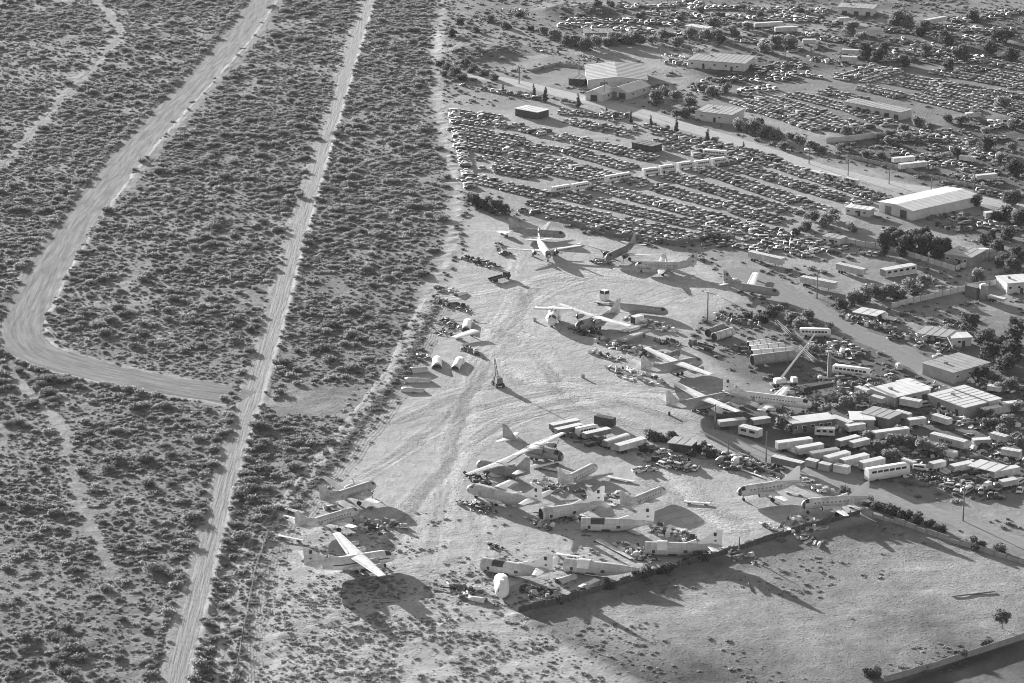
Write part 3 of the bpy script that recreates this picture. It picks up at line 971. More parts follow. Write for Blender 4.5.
def flat(label, a, b, width, h, roof='roofg', wall='wallw', name='building', cat='building', doors=1, windows=3, over=.4, group=None, parapet=False, posts=False, slope=0.0):
    """flat-roofed building or canopy, roof centre line from a to b"""
    A, Bp = G(a[0], a[1], h), G(b[0], b[1], h)
    d = Bp - A
    rz = math.atan2(d.y, d.x); L = d.length; w = width / 2
    o = thing(name, label, cat, (A.x, A.y, 0), rz, group)
    if posts:
        for x in (.3, L - .3):
            for y in (-w + .3, w - .3):
                mb = MB(); mb.cyl((x, y, -.2), (x, y, h), .12, .12, 6); mb.build('post', M['wood'], o)
        mb = MB(); mb.box((L / 2, w - .1, h * .45), (L * .9, .1, h * .8)); mb.build('back_panel', M['dark'], o)
    else:
        mb = MB(); mb.box((L / 2, 0, h / 2 - .15), (L, width, h + .3 - .1)); mb.build('wall', M[wall], o)
        for k in range(doors):
            mb = MB(); mb.box((L * (k + .5) / doors + .6, -w - .02, 1.1), (1.2 if doors < 3 else 2.6, .1, 2.1)); mb.build('door', M['dark'], o)
        for k in range(windows):
            f = MB(); f.box((L * (k + .35) / windows, -w - .02, h * .58), (1.4, .1, 1.0)); fo = f.build('window', M['white'], o)
            g = MB(); g.box((L * (k + .35) / windows, -w - .06, h * .58), (1.15, .08, .8)); g.build('pane', M['glass'], fo)
    mb = MB()
    mb.box((L / 2, 0, h + .1), (L + 2 * over, width + 2 * over, .22), rx=slope)
    n = max(2, int(L / 2.4))
    for k in range(1, n):
        mb.box((L * k / n, 0, h + .24), (.12, width + 2 * over - .1, .07), rx=slope)
    mb.build('roof', M[roof], o)
    if not posts and width > 9.5:
        mb = MB(); mb.box((L * .3, w * .2, h + .55), (1.1, 1.0, .7)); mb.build('roof_unit', M['grey'], o)
    return o


# the big shed with two gabled fronts at the top, with its yard shed
gable('large metal shed with a broad grey roof, at the top beside the upper street', (617.5, 77), (614.5, 62), 29.0, 4.6, 1.5, roof='roofg', wall='wallw', doors=2, windows=4, name='warehouse')
gable('white gabled front house joined to the large metal shed, left of two', (594, 90), (606, 85), 9.0, 3.6, 1.8, roof='roofw', doors=1, windows=1, name='house')
gable('white gabled front house joined to the large metal shed, right of two', (618, 87), (640, 80), 11.0, 3.6, 2.0, roof='roofw', doors=2, windows=2, name='house')
flat('dark lean-to with a flat roof left of the large metal shed', (571, 77), (586, 78), 8.0, 3.2, roof='roofd', wall='dark', windows=0, name='shed', cat='shed')
# long barn with a white roof on the right
gable('long barn with a white metal roof beside the upper street', (896, 204.5), (963, 189.5), 19.0, 4.2, .75, roof='roofw', wall='wallw', doors=2, name='barn', cat='barn')
flat('low white shed left of the long barn', (848, 206), (872, 209), 5.0, 3.0, roof='roofw', name='shed', cat='shed')
flat('small grey shed among bushes below the long barn', (826, 235), (843, 238), 5.0, 2.8, roof='roofg', name='shed', cat='shed')
flat('flat-roofed block building at the end of the upper car lot', (702, 108), (738, 112), 15.0, 4.2, roof='roofg', wall='wallw', name='building', windows=2)
flat('wide low building with a dusty grey roof, right of the large metal shed', (694, 56), (750, 60), 20.0, 4.0, roof='roofg', wall='wallw', windows=5, doors=2)
flat('long low workshop with a row of pale doors in the upper car lot', (850, 100), (906, 111), 9.0, 3.6, roof='roofg', wall='wallw', doors=6, windows=0, name='workshop', cat='workshop')
flat('pale building with two dark doors at the top edge', (840, 5), (875, 7), 12.0, 4.0, roof='roofg', wall='wallw', doors=3, windows=0)
flat('small white building at the top among scrap cars', (689, 25), (709, 28), 6.0, 3.6, roof='roofw', wall='white', doors=1, windows=1)
flat('low house with a dark roof at the top behind bushes', (584, 31), (612, 31), 12.0, 3.0, roof='roofd', wall='wallg', name='house', cat='house')
flat('long white carport roof beside the dark-roofed house at the top', (602, 39), (630, 37), 4.0, 2.8, roof='roofw', posts=True, name='carport', cat='carport')
flat('open shed with a flat white roof at the north edge of the car lot', (521, 107), (543, 111), 8.5, 3.4, roof='roofw', wall='dark', windows=0, name='shed', cat='shed')
flat('dark sunken shed standing among the cars of the upper lot', (637, 141), (657, 145), 7.0, 3.2, roof='roofd', wall='dark', windows=0, name='shed', cat='shed')
# right edge
flat('flat-roofed grey house right of the tall dark trees', (952, 250), (978, 254), 13.0, 3.8, roof='roofg', wall='wallg', name='house', cat='house')
flat('pale building cut by the right edge beside the long wall', (1002, 280), (1028, 278), 10.0, 4.2, roof='roofw', wall='wallw')
flat('flat grey-roofed building right of the side street', (938, 368), (974, 358), 14.0, 4.0, roof='roofg', wall='wallg', windows=3)
flat('white-roofed warehouse with bays open towards the trailers, left of two', (882.5, 393), (917, 385), 12.0, 3.4, roof='roofw', wall='wallg', doors=3, windows=0, name='warehouse')
flat('white-roofed lean-to joined behind the left warehouse', (903, 380), (925, 389), 5.0, 3.0, roof='roofw', wall='wallw', doors=1, windows=0, name='lean_to', cat='shed')
flat('white-roofed warehouse with grey side walls, right of two', (940, 392), (976, 405), 10.0, 3.6, roof='roofw', wall='wallg', doors=2, windows=0, name='warehouse')
flat('narrow white-roofed shed along the back of the right warehouse', (959, 387), (995, 400), 5.0, 4.0, roof='roofw', wall='wallw', windows=0, name='shed', cat='shed')
flat('open canopy with a pale roof over a pile of pale goods by the side street', (858, 310), (880, 314), 7.0, 3.0, roof='roofw', posts=True, name='canopy', cat='canopy')
flat('long dark carport with parked cars beneath, right of the side street', (922, 330), (950, 334), 9.0, 3.4, roof='roofg', posts=True, name='carport', cat='carport')
flat('small white-roofed hut at the end of the dark carport', (950, 336), (969, 335), 6.0, 3.2, roof='roofw', wall='wallw', windows=1, name='hut', cat='hut')
flat('long narrow shop with a white roof among the trailers by the lane', (789, 421), (831, 416), 6.0, 3.4, roof='roofw', wall='midgrey', windows=5, doors=2, name='workshop', cat='workshop')
flat('flat roofed pale shed behind the trailers, left of the warehouses', (851, 416), (873, 416), 8.0, 3.2, roof='roofw', wall='wallg', windows=1, name='shed', cat='shed')
flat('grey ridge-roofed lean-to between the trailers and the left warehouse', (868, 410), (895, 416), 8.0, 3.4, roof='roofg', wall='midgrey', windows=0, name='shed', cat='shed')
flat('white canopy beside the trailers at the lane end on the right', (975, 463), (1000, 469), 7.0, 3.2, roof='roofw', posts=True, name='canopy', cat='canopy')
flat('dark shed with a dull grey roof in the middle heap', (672, 440), (694, 443), 6.0, 2.8, roof='roofg', wall='dark', windows=0, name='shed', cat='shed')


def wall(label, pts, h, mat='wallg', thick=.18, name='wall', step=3.6, post=True, gap=0.0, closed=True, cat='wall', jitter=.06):
    P = [G(*p) for p in pts]
    o = thing(name, label, cat, (P[0].x, P[0].y, 0))
    mb = MB()
    pm = MB().box((0, 0, h / 2 + .05), (.16, thick + .16, h + .3)).mesh('post', M['midgrey'])
    for a, b in zip(P[:-1], P[1:]):
        d = b - a
        n = max(1, int(d.length / step)); rz = math.atan2(d.y, d.x)
        for k in range(n):
            c = a + d * ((k + .5) / n)
            z = gz(c.x, c.y)
            hh = h * (1 + jitter * (RND.random() - .5) * 2)
            mb.box((c.x - P[0].x, c.y - P[0].y, z + hh / 2 - .1 + gap), (d.length / n - .02, thick * (1 + .3 * RND.random()), hh), rz)
        if post:
            for k in range(n):
                c = a + d * (k / n)
                po = bpy.data.objects.new('post', pm); COL.objects.link(po); po.parent = o
                po.location = (c.x - P[0].x, c.y - P[0].y, gz(c.x, c.y)); po.rotation_euler = (0, 0, rz)
    mb.build('panels', M[mat], o)
    return o


def wire_fence(label, pts, h=1.9, step=5.2, name='wire_fence'):
    P = [G(*p) for p in pts]
    o = thing(name, label, 'fence', (P[0].x, P[0].y, 0))
    wb = MB()
    pm = MB().cyl((0, 0, -.2), (0, 0, h), .09, .08, 5).mesh('post', M['wood'])
    prev = None
    for a, b in zip(P[:-1], P[1:]):
        d = b - a
        n = max(1, int(d.length / step))
        for k in range(n):
            c = a + d * (k / n)
            z = gz(c.x, c.y)
            x, y = c.x - P[0].x, c.y - P[0].y
            lean = (RND.random() - .5) * .25
            po = bpy.data.objects.new('post', pm); COL.objects.link(po); po.parent = o
            po.location = (x, y, z); po.rotation_euler = (-lean * .5 / h, lean / h, 0)
            if prev:
                for q in (.1, .25, .4, .55, .7, .85, 1.0):
                    wb.cyl((prev[0], prev[1], prev[2] + h * q), (x + lean * q, y + lean * .5 * q, z + h * q), .035, .035, 3, 0, False)
            prev = (x, y, z)
    wb.build('wires', M['dark'], o)
    return o


wire_fence('long wire fence with leaning wooden posts between the scrub and the aircraft yard', [(440, 300), (421, 333), (407, 365), (380, 401), (345, 446), (294, 507), (268, 536), (256, 570), (244, 630), (234, 690)])
wall('patched solid fence between the aircraft wrecks and the lower field', [(518, 612), (560, 603), (640, 579), (700, 561), (745, 548), (800, 531), (860, 514)], 1.8, 'fence', name='solid_fence', cat='fence', jitter=.25)
wall('grey block wall cutting the bottom right corner', [(884, 682), (930, 669), (980, 653), (1030, 637)], 1.9, 'wallg', name='block_wall', step=4, post=False, jitter=.02)
wall('low fence at the east end of the lower field', [(862, 514), (905, 526), (960, 545), (1030, 566)], 1.5, 'grey', name='low_fence', cat='fence', jitter=.3)
wall('pale solid fence running below the tall dark trees', [(846, 244), (895, 252), (955, 271), (981, 261), (1004, 256)], 2.2, 'wallw', name='solid_fence', cat='fence')
wall('pale corrugated fence behind the side street lots', [(891, 308), (942, 296), (981, 287), (1006, 283)], 2.2, 'wallw', name='corrugated_fence', cat='fence')
wall('white wall of upright panels beside bushes under the upper car lot', [(826, 143), (850, 141), (881, 137)], 2.6, 'wallw', name='panel_wall', post=False)
wall('pale boundary fence along the upper street opposite the barn', [(848, 158), (900, 170), (960, 185), (1028, 199)], 1.7, 'grey', name='boundary_fence', cat='fence', jitter=.2)
wall('tattered fence between the car rows and the aircraft', [(560, 222), (605, 236), (640, 240), (675, 246), (690, 243), (735, 238)], 1.8, 'midgrey', name='tattered_fence', cat='fence', jitter=.4)
wall('fence beside the lane behind the eastern airliners', [(756, 468), (790, 482), (830, 494), (868, 506)], 1.6, 'grey', name='lane_fence', cat='fence', jitter=.3)
wall('low concrete kerb wall along the yard edge by the tall pole', [(700, 432), (722, 443), (760, 466)], .7, 'wallw', name='kerb_wall', step=5, post=False)
wall('low wall on the far side of the upper street by the palm', [(530, 72), (556, 65), (583, 68)], 1.4, 'grey', name='low_wall', post=False)


def pole(label, a, h, arm=True, lamp=False, group='utility poles'):
    p = G(*a)
    o = thing('utility_pole', label, 'pole', (p.x, p.y, gz(p.x, p.y)), RND.random() * .6 - .9, group)
    mb = MB(); mb.cyl((0, 0, -.5), (0, 0, h), .24, .16, 8); mb.build('shaft', M['wood'], o)
    if arm:
        mb = MB(); mb.box((0, 0, h - .7), (2.6, .16, .2)); ar = mb.build('crossarm', M['wood'], o)
        mb = MB()
        for q in (-1.1, -.4, .4, 1.1):
            mb.cyl((q, 0, h - .6), (q, 0, h - .3), .08, .06, 6)
        mb.build('insulator', M['white'], ar)
    if lamp:
        mb = MB(); mb.cyl((0, 0, h - .5), (1.8, 0, h + .1), .06, .06, 5); mb.box((2.1, 0, h + .1), (.8, .35, .2)); mb.build('lamp_arm', M['alu'], o)
    return o


for lb, a, h, arm in (
        ('bare pole standing in front of the two grey four-engined transports', (715, 429), 8.5, False),
        ('tall pole between the long narrow shop and the lane', (766, 463), 10.5, False),
        ('short pole by the heap at the edge of the lane', (728, 458), 6.0, False),
        ('tall pole in the gravel beyond the lane on the right', (963, 521), 11.5, False),
        ('pole beside the long trailers at the north-east edge of the yard', (817, 298), 10.0, False),
        ('leaning thin pole beside the solid field fence', (739, 553), 5.0, False),
        ('utility pole on the upper street left of the white van', (809, 164), 7.5, True),
        ('utility pole on the upper street second to the left of the barn', (848, 176), 7.5, True),
        ('utility pole on the upper street next to the left of the barn', (889, 184), 7.5, True),
        ('utility pole on the upper street behind the barn roof', (931, 192), 7.5, True),
        ('utility pole on the upper street right of the barn', (974, 192), 9.0, True),
        ('utility pole in front of the large metal shed', (604, 100), 10.0, True),
        ('utility pole left of the large metal shed beside the lean-to', (579, 74), 10.0, True),
        ('utility pole behind the right end of the large metal shed', (661, 58), 8.0, True),
        ('utility pole beside the bushes north of the wide low building', (661, 61), 9.0, True),
        ('pole beside the mobile home below the tall dark trees', (928, 271), 7.0, False),
        ('pole beside the white mobile home, left end', (895, 272), 6.0, False),
        ('utility pole at the far right corner of the tall trees', (989, 262), 8.0, True),
        ('pole at the end of the upper yard beside bushes', (785, 60), 8.0, True)):
    pole(lb, a, h, arm)

# gibbet with a long jib in the east of the yard
p = G(707.5, 320)
o = thing('loading_gallows', 'tall post with a long drooping jib standing alone east of the finless fuselage', 'gallows', (p.x, p.y, 0), E1 + .25)
mb = MB(); mb.cyl((0, 0, -.3), (0, 0, 10.4), .28, .2, 8); mb.build('post', M['wood'], o)
mb = MB(); mb.cyl((-2.4, 0, 10.6), (3.4, 0, 10.0), .16, .14, 6); mb.cyl((3.4, 0, 10.0), (14, 0, 7.0), .14, .07, 6); mb.box((-2.2, 0, 10.6), (.9, .4, .5)); mb.build('jib', M['grey'], o)

# ------------------------------------------------------------------ trees
def tree_mesh(name, seed, h, r, n, size, mat, lobes=7, base=.25, spread=.75):
    rnd = np.random.default_rng(seed)
    mb = MB()
    bl = []
    for k in range(lobes):
        a = rnd.random() * 6.28
        q = r * spread * rnd.random() ** .5
        zz = h * (base + (1 - base) * (.25 + .6 * rnd.random()))
        s = r * (.32 + .28 * rnd.random())
        bl.append((q * math.cos(a), q * math.sin(a), zz, s, s, s * .75))
    leaf_cloud(mb, bl, n, size, rnd)
    crown = mb.mesh(name + '_crown', [mat])
    tb = MB()
    tb.cyl((0, 0, -.4), (0, 0, h * .45), .035 * h, .02 * h, 7, 0, False)
    for b in bl:
        tb.cyl((0, 0, h * .3), (b[0] * .9, b[1] * .9, b[2]), .016 * h, .006 * h, 5, 0, False)
    trunk = tb.mesh(name + '_trunk', [M['bark']])
    return crown, trunk


def cone_mesh(name, seed, h, r, n, size, mat):
    rnd = np.random.default_rng(seed)
    mb = MB()
    bl = [(0.1 * rnd.standard_normal() * r, 0.1 * rnd.standard_normal() * r, h * t, r * (1.08 - t) * .9, r * (1.08 - t) * .9, h * .13 + .1) for t in (.18, .32, .46, .6, .74, .88)]
    leaf_cloud(mb, bl, n, size, rnd)
    tb = MB(); tb.cyl((0, 0, -.3), (0, 0, h * .8), .03 * h, .01 * h, 6, 0, False)
    return mb.mesh(name + '_crown', [mat]), tb.mesh(name + '_trunk', [M['bark']])


TREES = dict(
    dark=[tree_mesh('dark_tree', 300 + k, 6.5, 3.6, 1300, .40, M['leafd'], 13, -.12) for k in range(3)],
    tall=[tree_mesh('tall_tree', 310 + k, 10.5, 3.6, 1900, .44, M['leafd'], 18, -.2, .6) for k in range(3)],
    mid=[tree_mesh('tree', 320 + k, 5.6, 3.5, 1300, .36, M['leafm'], 13, -.15) for k in range(4)],
    low=[tree_mesh('low_tree', 330 + k, 3.6, 2.9, 800, .33, M['leafm'], 9, -.2) for k in range(3)],
    lowd=[tree_mesh('low_dark_tree', 335 + k, 3.4, 2.9, 800, .33, M['leafd'], 9, -.2) for k in range(3)],
    cypress=[cone_mesh('cypress', 340 + k, 6.5, 1.35, 420, .3, M['leafd']) for k in range(3)],
    field=[tree_mesh('field_tree', 350, 5.0, 3.0, 620, .3, M['leafd'], 7, .35, .8)],
)


def tree(kind, a, s, label, group=None, name='tree', cat='tree', z=0.0):
    p = G(*a)
    o = thing(name, label, cat, (p.x, p.y, gz(p.x, p.y)), RND.random() * 6.28, group)
    cr, tk = RND.choice(TREES[kind])
    for nm, me in (('crown', cr), ('trunk', tk)):
        c = bpy.data.objects.new(nm, me); COL.objects.link(c); c.parent = o
    q = s * (.9 + .2 * RND.random())
    o.scale = (s, s, q)
    return o


tree('field', (1002, 628), 1.0, 'lone dark tree with a bare trunk at the right of the lower field', name='tree')
for a, s in (((884, 255), .95), ((896, 250), 1.0), ((903, 256), .9), ((912, 251), 1.05), ((921, 257), .95), ((930, 253), 1.0), ((938, 258), .9), ((945, 254), .9), ((890, 246), .8), ((926, 247), .85)):
    tree('tall', a, s, 'tall dark tree in the dense clump below the long barn', 'tall dark trees in the clump below the barn')
for k, (a, s) in enumerate((((533, 97), .95), ((548, 101), 1.1), ((562, 104), .9), ((577, 108), 1.1), ((604, 115), .9), ((618, 118), 1.0), ((633, 123), .9), ((650, 127), .8), ((664, 130), .8), ((679, 133), .9), ((708, 141), .9), ((716, 142), .9), ((741, 149), .7), ((505, 92), .7), ((520, 96), .7))):
    a = (a[0] + (RND.random() - .5) * 6, a[1] + (RND.random() - .5) * 2)
    if k % 3 == 2:
        tree('low', a, s * .8, 'low rounded tree between the cypresses along the upper street', 'rounded trees between the cypresses')
    else:
        tree('cypress', a, s * (.75 + .5 * RND.random()), 'small dark cypress in the row along the upper street', 'cypresses along the upper street', name='cypress')
# palm
p = G(519, 84)
o = thing('palm', 'single palm standing at the start of the upper street', 'palm', (p.x, p.y, 0))
mb = MB(); mb.cyl((0, 0, -.3), (.2, 0, 8.2), .28, .2, 7); mb.build('trunk', M['bark'], o)
mb = MB()
for k in range(26):
    a = k * 2.4; el = .9 - 1.7 * (k % 7) / 7
    d = Vector((math.cos(a) * math.cos(el), math.sin(a) * math.cos(el), math.sin(el)))
    s_ = Vector((-math.sin(a), math.cos(a), 0)) * .28
    c0 = Vector((.2, 0, 8.2)); c1 = c0 + d * 1.2; c2 = c0 + d * 2.1 + Vector((0, 0, -.7))
    mb.add([c0 - s_ * .3, c0 + s_ * .3, c1 + s_, c1 - s_, c2], [(0, 1, 2, 3), (3, 2, 4)])
mb.build('crown', M['leafd'], o)
# big pale bushes and trees, one line each
for kind, lb, spots in (
    ('mid', 'bushy tree in front of the flat-roofed block building', ((742, 130, 1.1), (752, 134, 1.2), (765, 137, 1.2), (776, 139, 1.0), (757, 128, .9))),
    ('mid', 'round tree right of the large metal shed', ((657, 105, 1.3), (676, 101, 1.0), (688, 108, 1.1), (666, 95, .8))),
    ('low', 'low tree behind the flat-roofed block building', ((700, 92, 1.2), (712, 96, 1.1), (726, 92, 1.1), (690, 117, 1.3), (678, 117, 1.0))),
    ('mid', 'bushy tree beside the small grey shed below the car rows', ((812, 222, .9), (824, 226, 1.0), (833, 221, .9), (853, 232, .7))),
    ('lowd', 'dark bush left of the small grey shed below the car rows', ((797, 234, .9), (806, 230, 1.0), (716, 240, .9), (707, 241, 1.0), (727, 242, .8), (790, 240, .7))),
    ('dark', 'dark tree on the right edge below the barn', ((1008, 240, .9), (985, 246, .8), (1000, 252, .9), (1015, 262, 1.0), (1002, 266, .9), (1013, 273, .9), (992, 238, .7))),
    ('mid', 'round pale tree behind the corrugated fence', ((913, 294, 1.05), (921, 291, 1.1), (884, 299, 1.0), (897, 298, 1.0), (873, 297, .9), (862, 302, 1.0), (853, 304, .9), (978, 281, .8))),
    ('dark', 'dark tree at the right edge by the flat grey-roofed building', ((970, 330, .9), (985, 345, 1.1), (1000, 350, 1.0), (1012, 345, 1.0), (1010, 360, 1.1), (990, 360, .9), (1016, 332, .9), (1005, 372, 1.1), (985, 378, .9))),
    ('low', 'pale bush beside the crane and the tanks', ((800, 330, 1.2), (790, 322, 1.1), (808, 318, 1.0), (776, 313, .9), (812, 354, .9))),
    ('lowd', 'dark bush among the scrap east of the yard', ((770, 316, 1.1), (762, 322, .9), (748, 318, .8), (828, 330, .8), (842, 308, .9))),
    ('low', 'low tree between the white airliner and the trailers', ((782, 428, 1.1), (790, 432, 1.0), (812, 412, 1.0), (823, 415, 1.0), (860, 404, 1.1), (848, 407, 1.0), (835, 402, .9))),
    ('low', 'low bush among the trailers left of the right warehouse', ((880, 450, 1.0), (892, 446, 1.1), (870, 440, .9), (903, 436, 1.0), (925, 452, 1.2), (912, 448, 1.0), (940, 456, 1.1), (890, 458, .9), (948, 446, .9))),
    ('low', 'low bush right of the two warehouses', ((1000, 392, 1.0), (1010, 388, 1.1), (1016, 412, 1.0), (994, 382, .9), (1008, 424, 1.0), (990, 428, .9), (985, 418, .9), (1002, 436, 1.0), (1015, 445, 1.0))),
    ('lowd', 'dark bush in the hedge along the lane beside the gravel', ((878, 510, .8), (892, 514, .9), (905, 519, .9), (918, 523, .8), (930, 527, .8), (940, 532, .7), (868, 505, .7), (978, 548, .9), (1000, 552, .8), (850, 497, .7), (842, 494, .7))),
    ('lowd', 'dark bush beside the heap of cars in the middle', ((653, 440, 1.0), (660, 442, .9), (671, 438, .8), (702, 452, .9), (710, 456, .9), (644, 452, .7), (690, 456, .8))),
    ('lowd', 'dark bush against the solid field fence', ((640, 578, .9), (648, 575, .8), (610, 588, .7), (668, 572, .8), (700, 560, .8), (688, 563, .7), (540, 604, .6), (556, 602, .6), (660, 573, .7))),
    ('lowd', 'dark bush at the bottom of the lower field', ((872, 677, .9), (960, 657, .7), (986, 645, .6), (925, 668, .5))),
    ('dark', 'dark tree at the corner of the car lot beside the scrub', ((472, 206, .8), (480, 208, .9), (488, 210, .9), (496, 213, .8), (503, 215, .7))),
    ('lowd', 'dark bush at the north end of the scrub strip', ((440, 66, 1.0), (447, 70, 1.1), (455, 75, 1.2), (465, 66, 1.1), (472, 72, 1.2), (484, 76, 1.0), (494, 80, 1.0), (462, 80, 1.0), (444, 76, .9))),
    ('mid', 'tree among scrap in the yards along the top', ((555, 40, 1.1), (566, 45, 1.1), (577, 47, 1.2), (545, 36, .9), (623, 42, 1.0), (640, 45, 1.0), (607, 46, 1.0), (652, 44, .9), (672, 42, .9), (690, 38, 1.1), (706, 38, 1.0), (713, 30, 1.2), (700, 60, 1.0), (676, 48, 1.1), (662, 40, 1.0), (586, 50, 1.2), (596, 48, 1.1), (614, 45, 1.2), (630, 44, 1.2), (720, 41, 1.2), (735, 36, 1.0), (748, 30, .9), (776, 46, 1.2), (790, 48, 1.2), (765, 52, 1.0), (850, 34, 1.2), (862, 42, 1.0), (895, 24, 1.6), (908, 26, 1.1))),
    ('dark', 'dark tree in the upper right yards', ((868, 58, 1.3), (877, 62, 1.1), (962, 60, 1.4), (946, 44, 1.3), (926, 56, .9), (998, 42, 1.2), (990, 54, 1.1), (1008, 38, .9), (884, 53, .8), (920, 36, 1.2), (975, 22, 1.2), (1012, 60, 1.1), (950, 70, 1.0), (906, 66, 1.1), (985, 150, 1.2), (1015, 176, 1.1), (1012, 206, 1.2), (975, 206, .9), (960, 160, 1.0), (1000, 220, 1.1), (1018, 226, 1.1))),
    ('low', 'low tree beside the long low workshop', ((918, 126, 1.2), (930, 130, 1.1), (946, 122, 1.1), (962, 124, 1.2), (1005, 108, 1.5), (975, 118, 1.0), (905, 131, 1.0), (890, 137, 1.0), (860, 136, 1.1), (848, 134, 1.0))),
    ('low', 'low tree along the north side of the upper street', ((800, 145, 1.0), (812, 150, 1.1), (792, 140, 1.0), (822, 152, .8), (866, 158, .9), (880, 158, .8), (905, 140, 1.1), (920, 142, 1.0), (840, 150, .9), (784, 150, 1.1), (890, 145, 1.0), (880, 140, .9), (1010, 150, 1.0), (1000, 160, 1.0), (985, 135, 1.0), (1012, 128, 1.1))),
    ('lowd', 'dark bush among wrecks at the top of the yards', ((598, 12, 1.0), (610, 8, 1.0), (640, 18, 1.1), (655, 12, 1.0), (680, 20, 1.0), (700, 12, 1.0), (720, 18, 1.0), (740, 10, 1.1), (760, 18, 1.0), (800, 12, 1.0), (820, 20, 1.0), (520, 16, 1.0), (505, 28, 1.1), (490, 22, 1.1), (476, 32, 1.0), (460, 24, 1.0), (452, 40, 1.1), (530, 30, .9))),
):
    for x, y, s in spots:
        tree(kind, (x, y), s, lb, lb.replace('bush ', 'bushes ').replace('tree ', 'trees ', 1))
# ------------------------------------------------------------------ aircraft
MAT = [M['plane'], M['dark']]
TYPES = dict(
    # length, half width, half height, centre height, nose share, tail share, tail rise | wing | fin | tailplane | engines
    four=dict(L=28.6, rw=1.6, rh=1.75, zc=3.3, tn=.13, tt=.60, up=.75, wx=.40, wz=-.9, span=35.8, cr=5.2, ct=1.9, swp=1.6, dih=.09,
              fin=(4.8, 1.7, 5.4, 2.0), tp=(12.0, 3.2, 1.5, .9), eng=(.27, .55), er=.75, el=4.2, gear='tri'),
    twin=dict(L=23.5, rw=1.5, rh=1.55, zc=2.9, tn=.14, tt=.58, up=.7, wx=.42, wz=-.7, span=29.0, cr=4.6, ct=1.6, swp=1.2, dih=.10,
              fin=(4.4, 1.5, 5.0, 1.8), tp=(11.0, 3.0, 1.4, .8), eng=(.30,), er=.85, el=4.6, gear='tri'),
    lifter=dict(L=29.0, rw=2.0, rh=2.0, zc=2.7, tn=.17, tt=.58, up=1.35, wx=.40, wz=2.1, span=40.0, cr=4.9, ct=2.4, swp=.5, dih=.02,
                fin=(5.0, 1.3, 8.0, 2.4), tp=(15.5, 4.0, 2.0, 1.3), eng=(.26, .52), er=.65, el=4.0, gear='pod'),
    provider=dict(L=23.2, rw=1.75, rh=1.85, zc=2.6, tn=.16, tt=.55, up=1.3, wx=.40, wz=1.75, span=33.0, cr=4.3, ct=1.8, swp=.6, dih=.04,
                  fin=(5.0, 1.7, 6.4, 2.4), tp=(11.5, 3.4, 1.7, 1.0), eng=(.24,), er=.9, el=4.8, gear='pod'),
)


def foil(mb, le0, c0, le1, c1, thick, up, m=0, n_mid=0):
    """tapered surface from root to tip: chord runs aft (-x), thickness along 'up'"""
    up = Vector(up)
    rings = []
    for le, c in ((le0, c0), (le1, c1)):
        le = Vector(le)
        sec = [(0, 0), (.12, .36), (.35, .5), (.7, .28), (1, 0.03), (1, -.03), (.7, -.22), (.35, -.4), (.12, -.3)]
        rings.append([le + Vector((-a * c, 0, 0)) + up * (b * thick * c) for a, b in sec])
    mb.loft(rings, m, True, True, False)
    return mb


class Body:
    def __init__(s, T):
        s.T = T

    def c(s, t):
        """centre, half width, half height at share t of the length from the nose"""
        T = s.T
        x = T['L'] * (0.45 - t)
        if t < T['tn']:
            q = 1 - t / T['tn']
            k = math.sqrt(max(0.0, 1 - q ** 2.3)); drop = -0.22 * q ** 2
        else:
            k, drop = 1.0, 0.0
        up = 0.0
        if t > T['tt']:
            q = (t - T['tt']) / (1 - T['tt'])
            k = 1 - 0.90 * q ** 1.7
            up = T['up'] * q ** 1.5
        k = max(k, 0.06)
        return x, T['zc'] + up + drop * T['rh'], T['rw'] * k, T['rh'] * k

    def ring(s, t, n=16, f=1.0):
        x, z, w, h = s.c(t)
        return [(x, w * f * math.cos(2 * math.pi * k / n), z + h * f * math.sin(2 * math.pi * k / n)) for k in range(n)]

    def pt(s, t, deg, off=0.03):
        x, z, w, h = s.c(t)
        a = math.radians(deg)
        return (x, (w + off) * math.cos(a), z + (h + off) * math.sin(a))

    def patch(s, mb, t0, t1, a0, a1, m=0, nt=3, na=6, off=0.03):
        V = [s.pt(t0 + (t1 - t0) * i / nt, a0 + (a1 - a0) * k / na, off) for i in range(nt + 1) for k in range(na + 1)]
        F = [(i * (na + 1) + k, (i + 1) * (na + 1) + k, (i + 1) * (na + 1) + k + 1, i * (na + 1) + k + 1) for i in range(nt) for k in range(na)]
        mb.add(V, F, m, True)


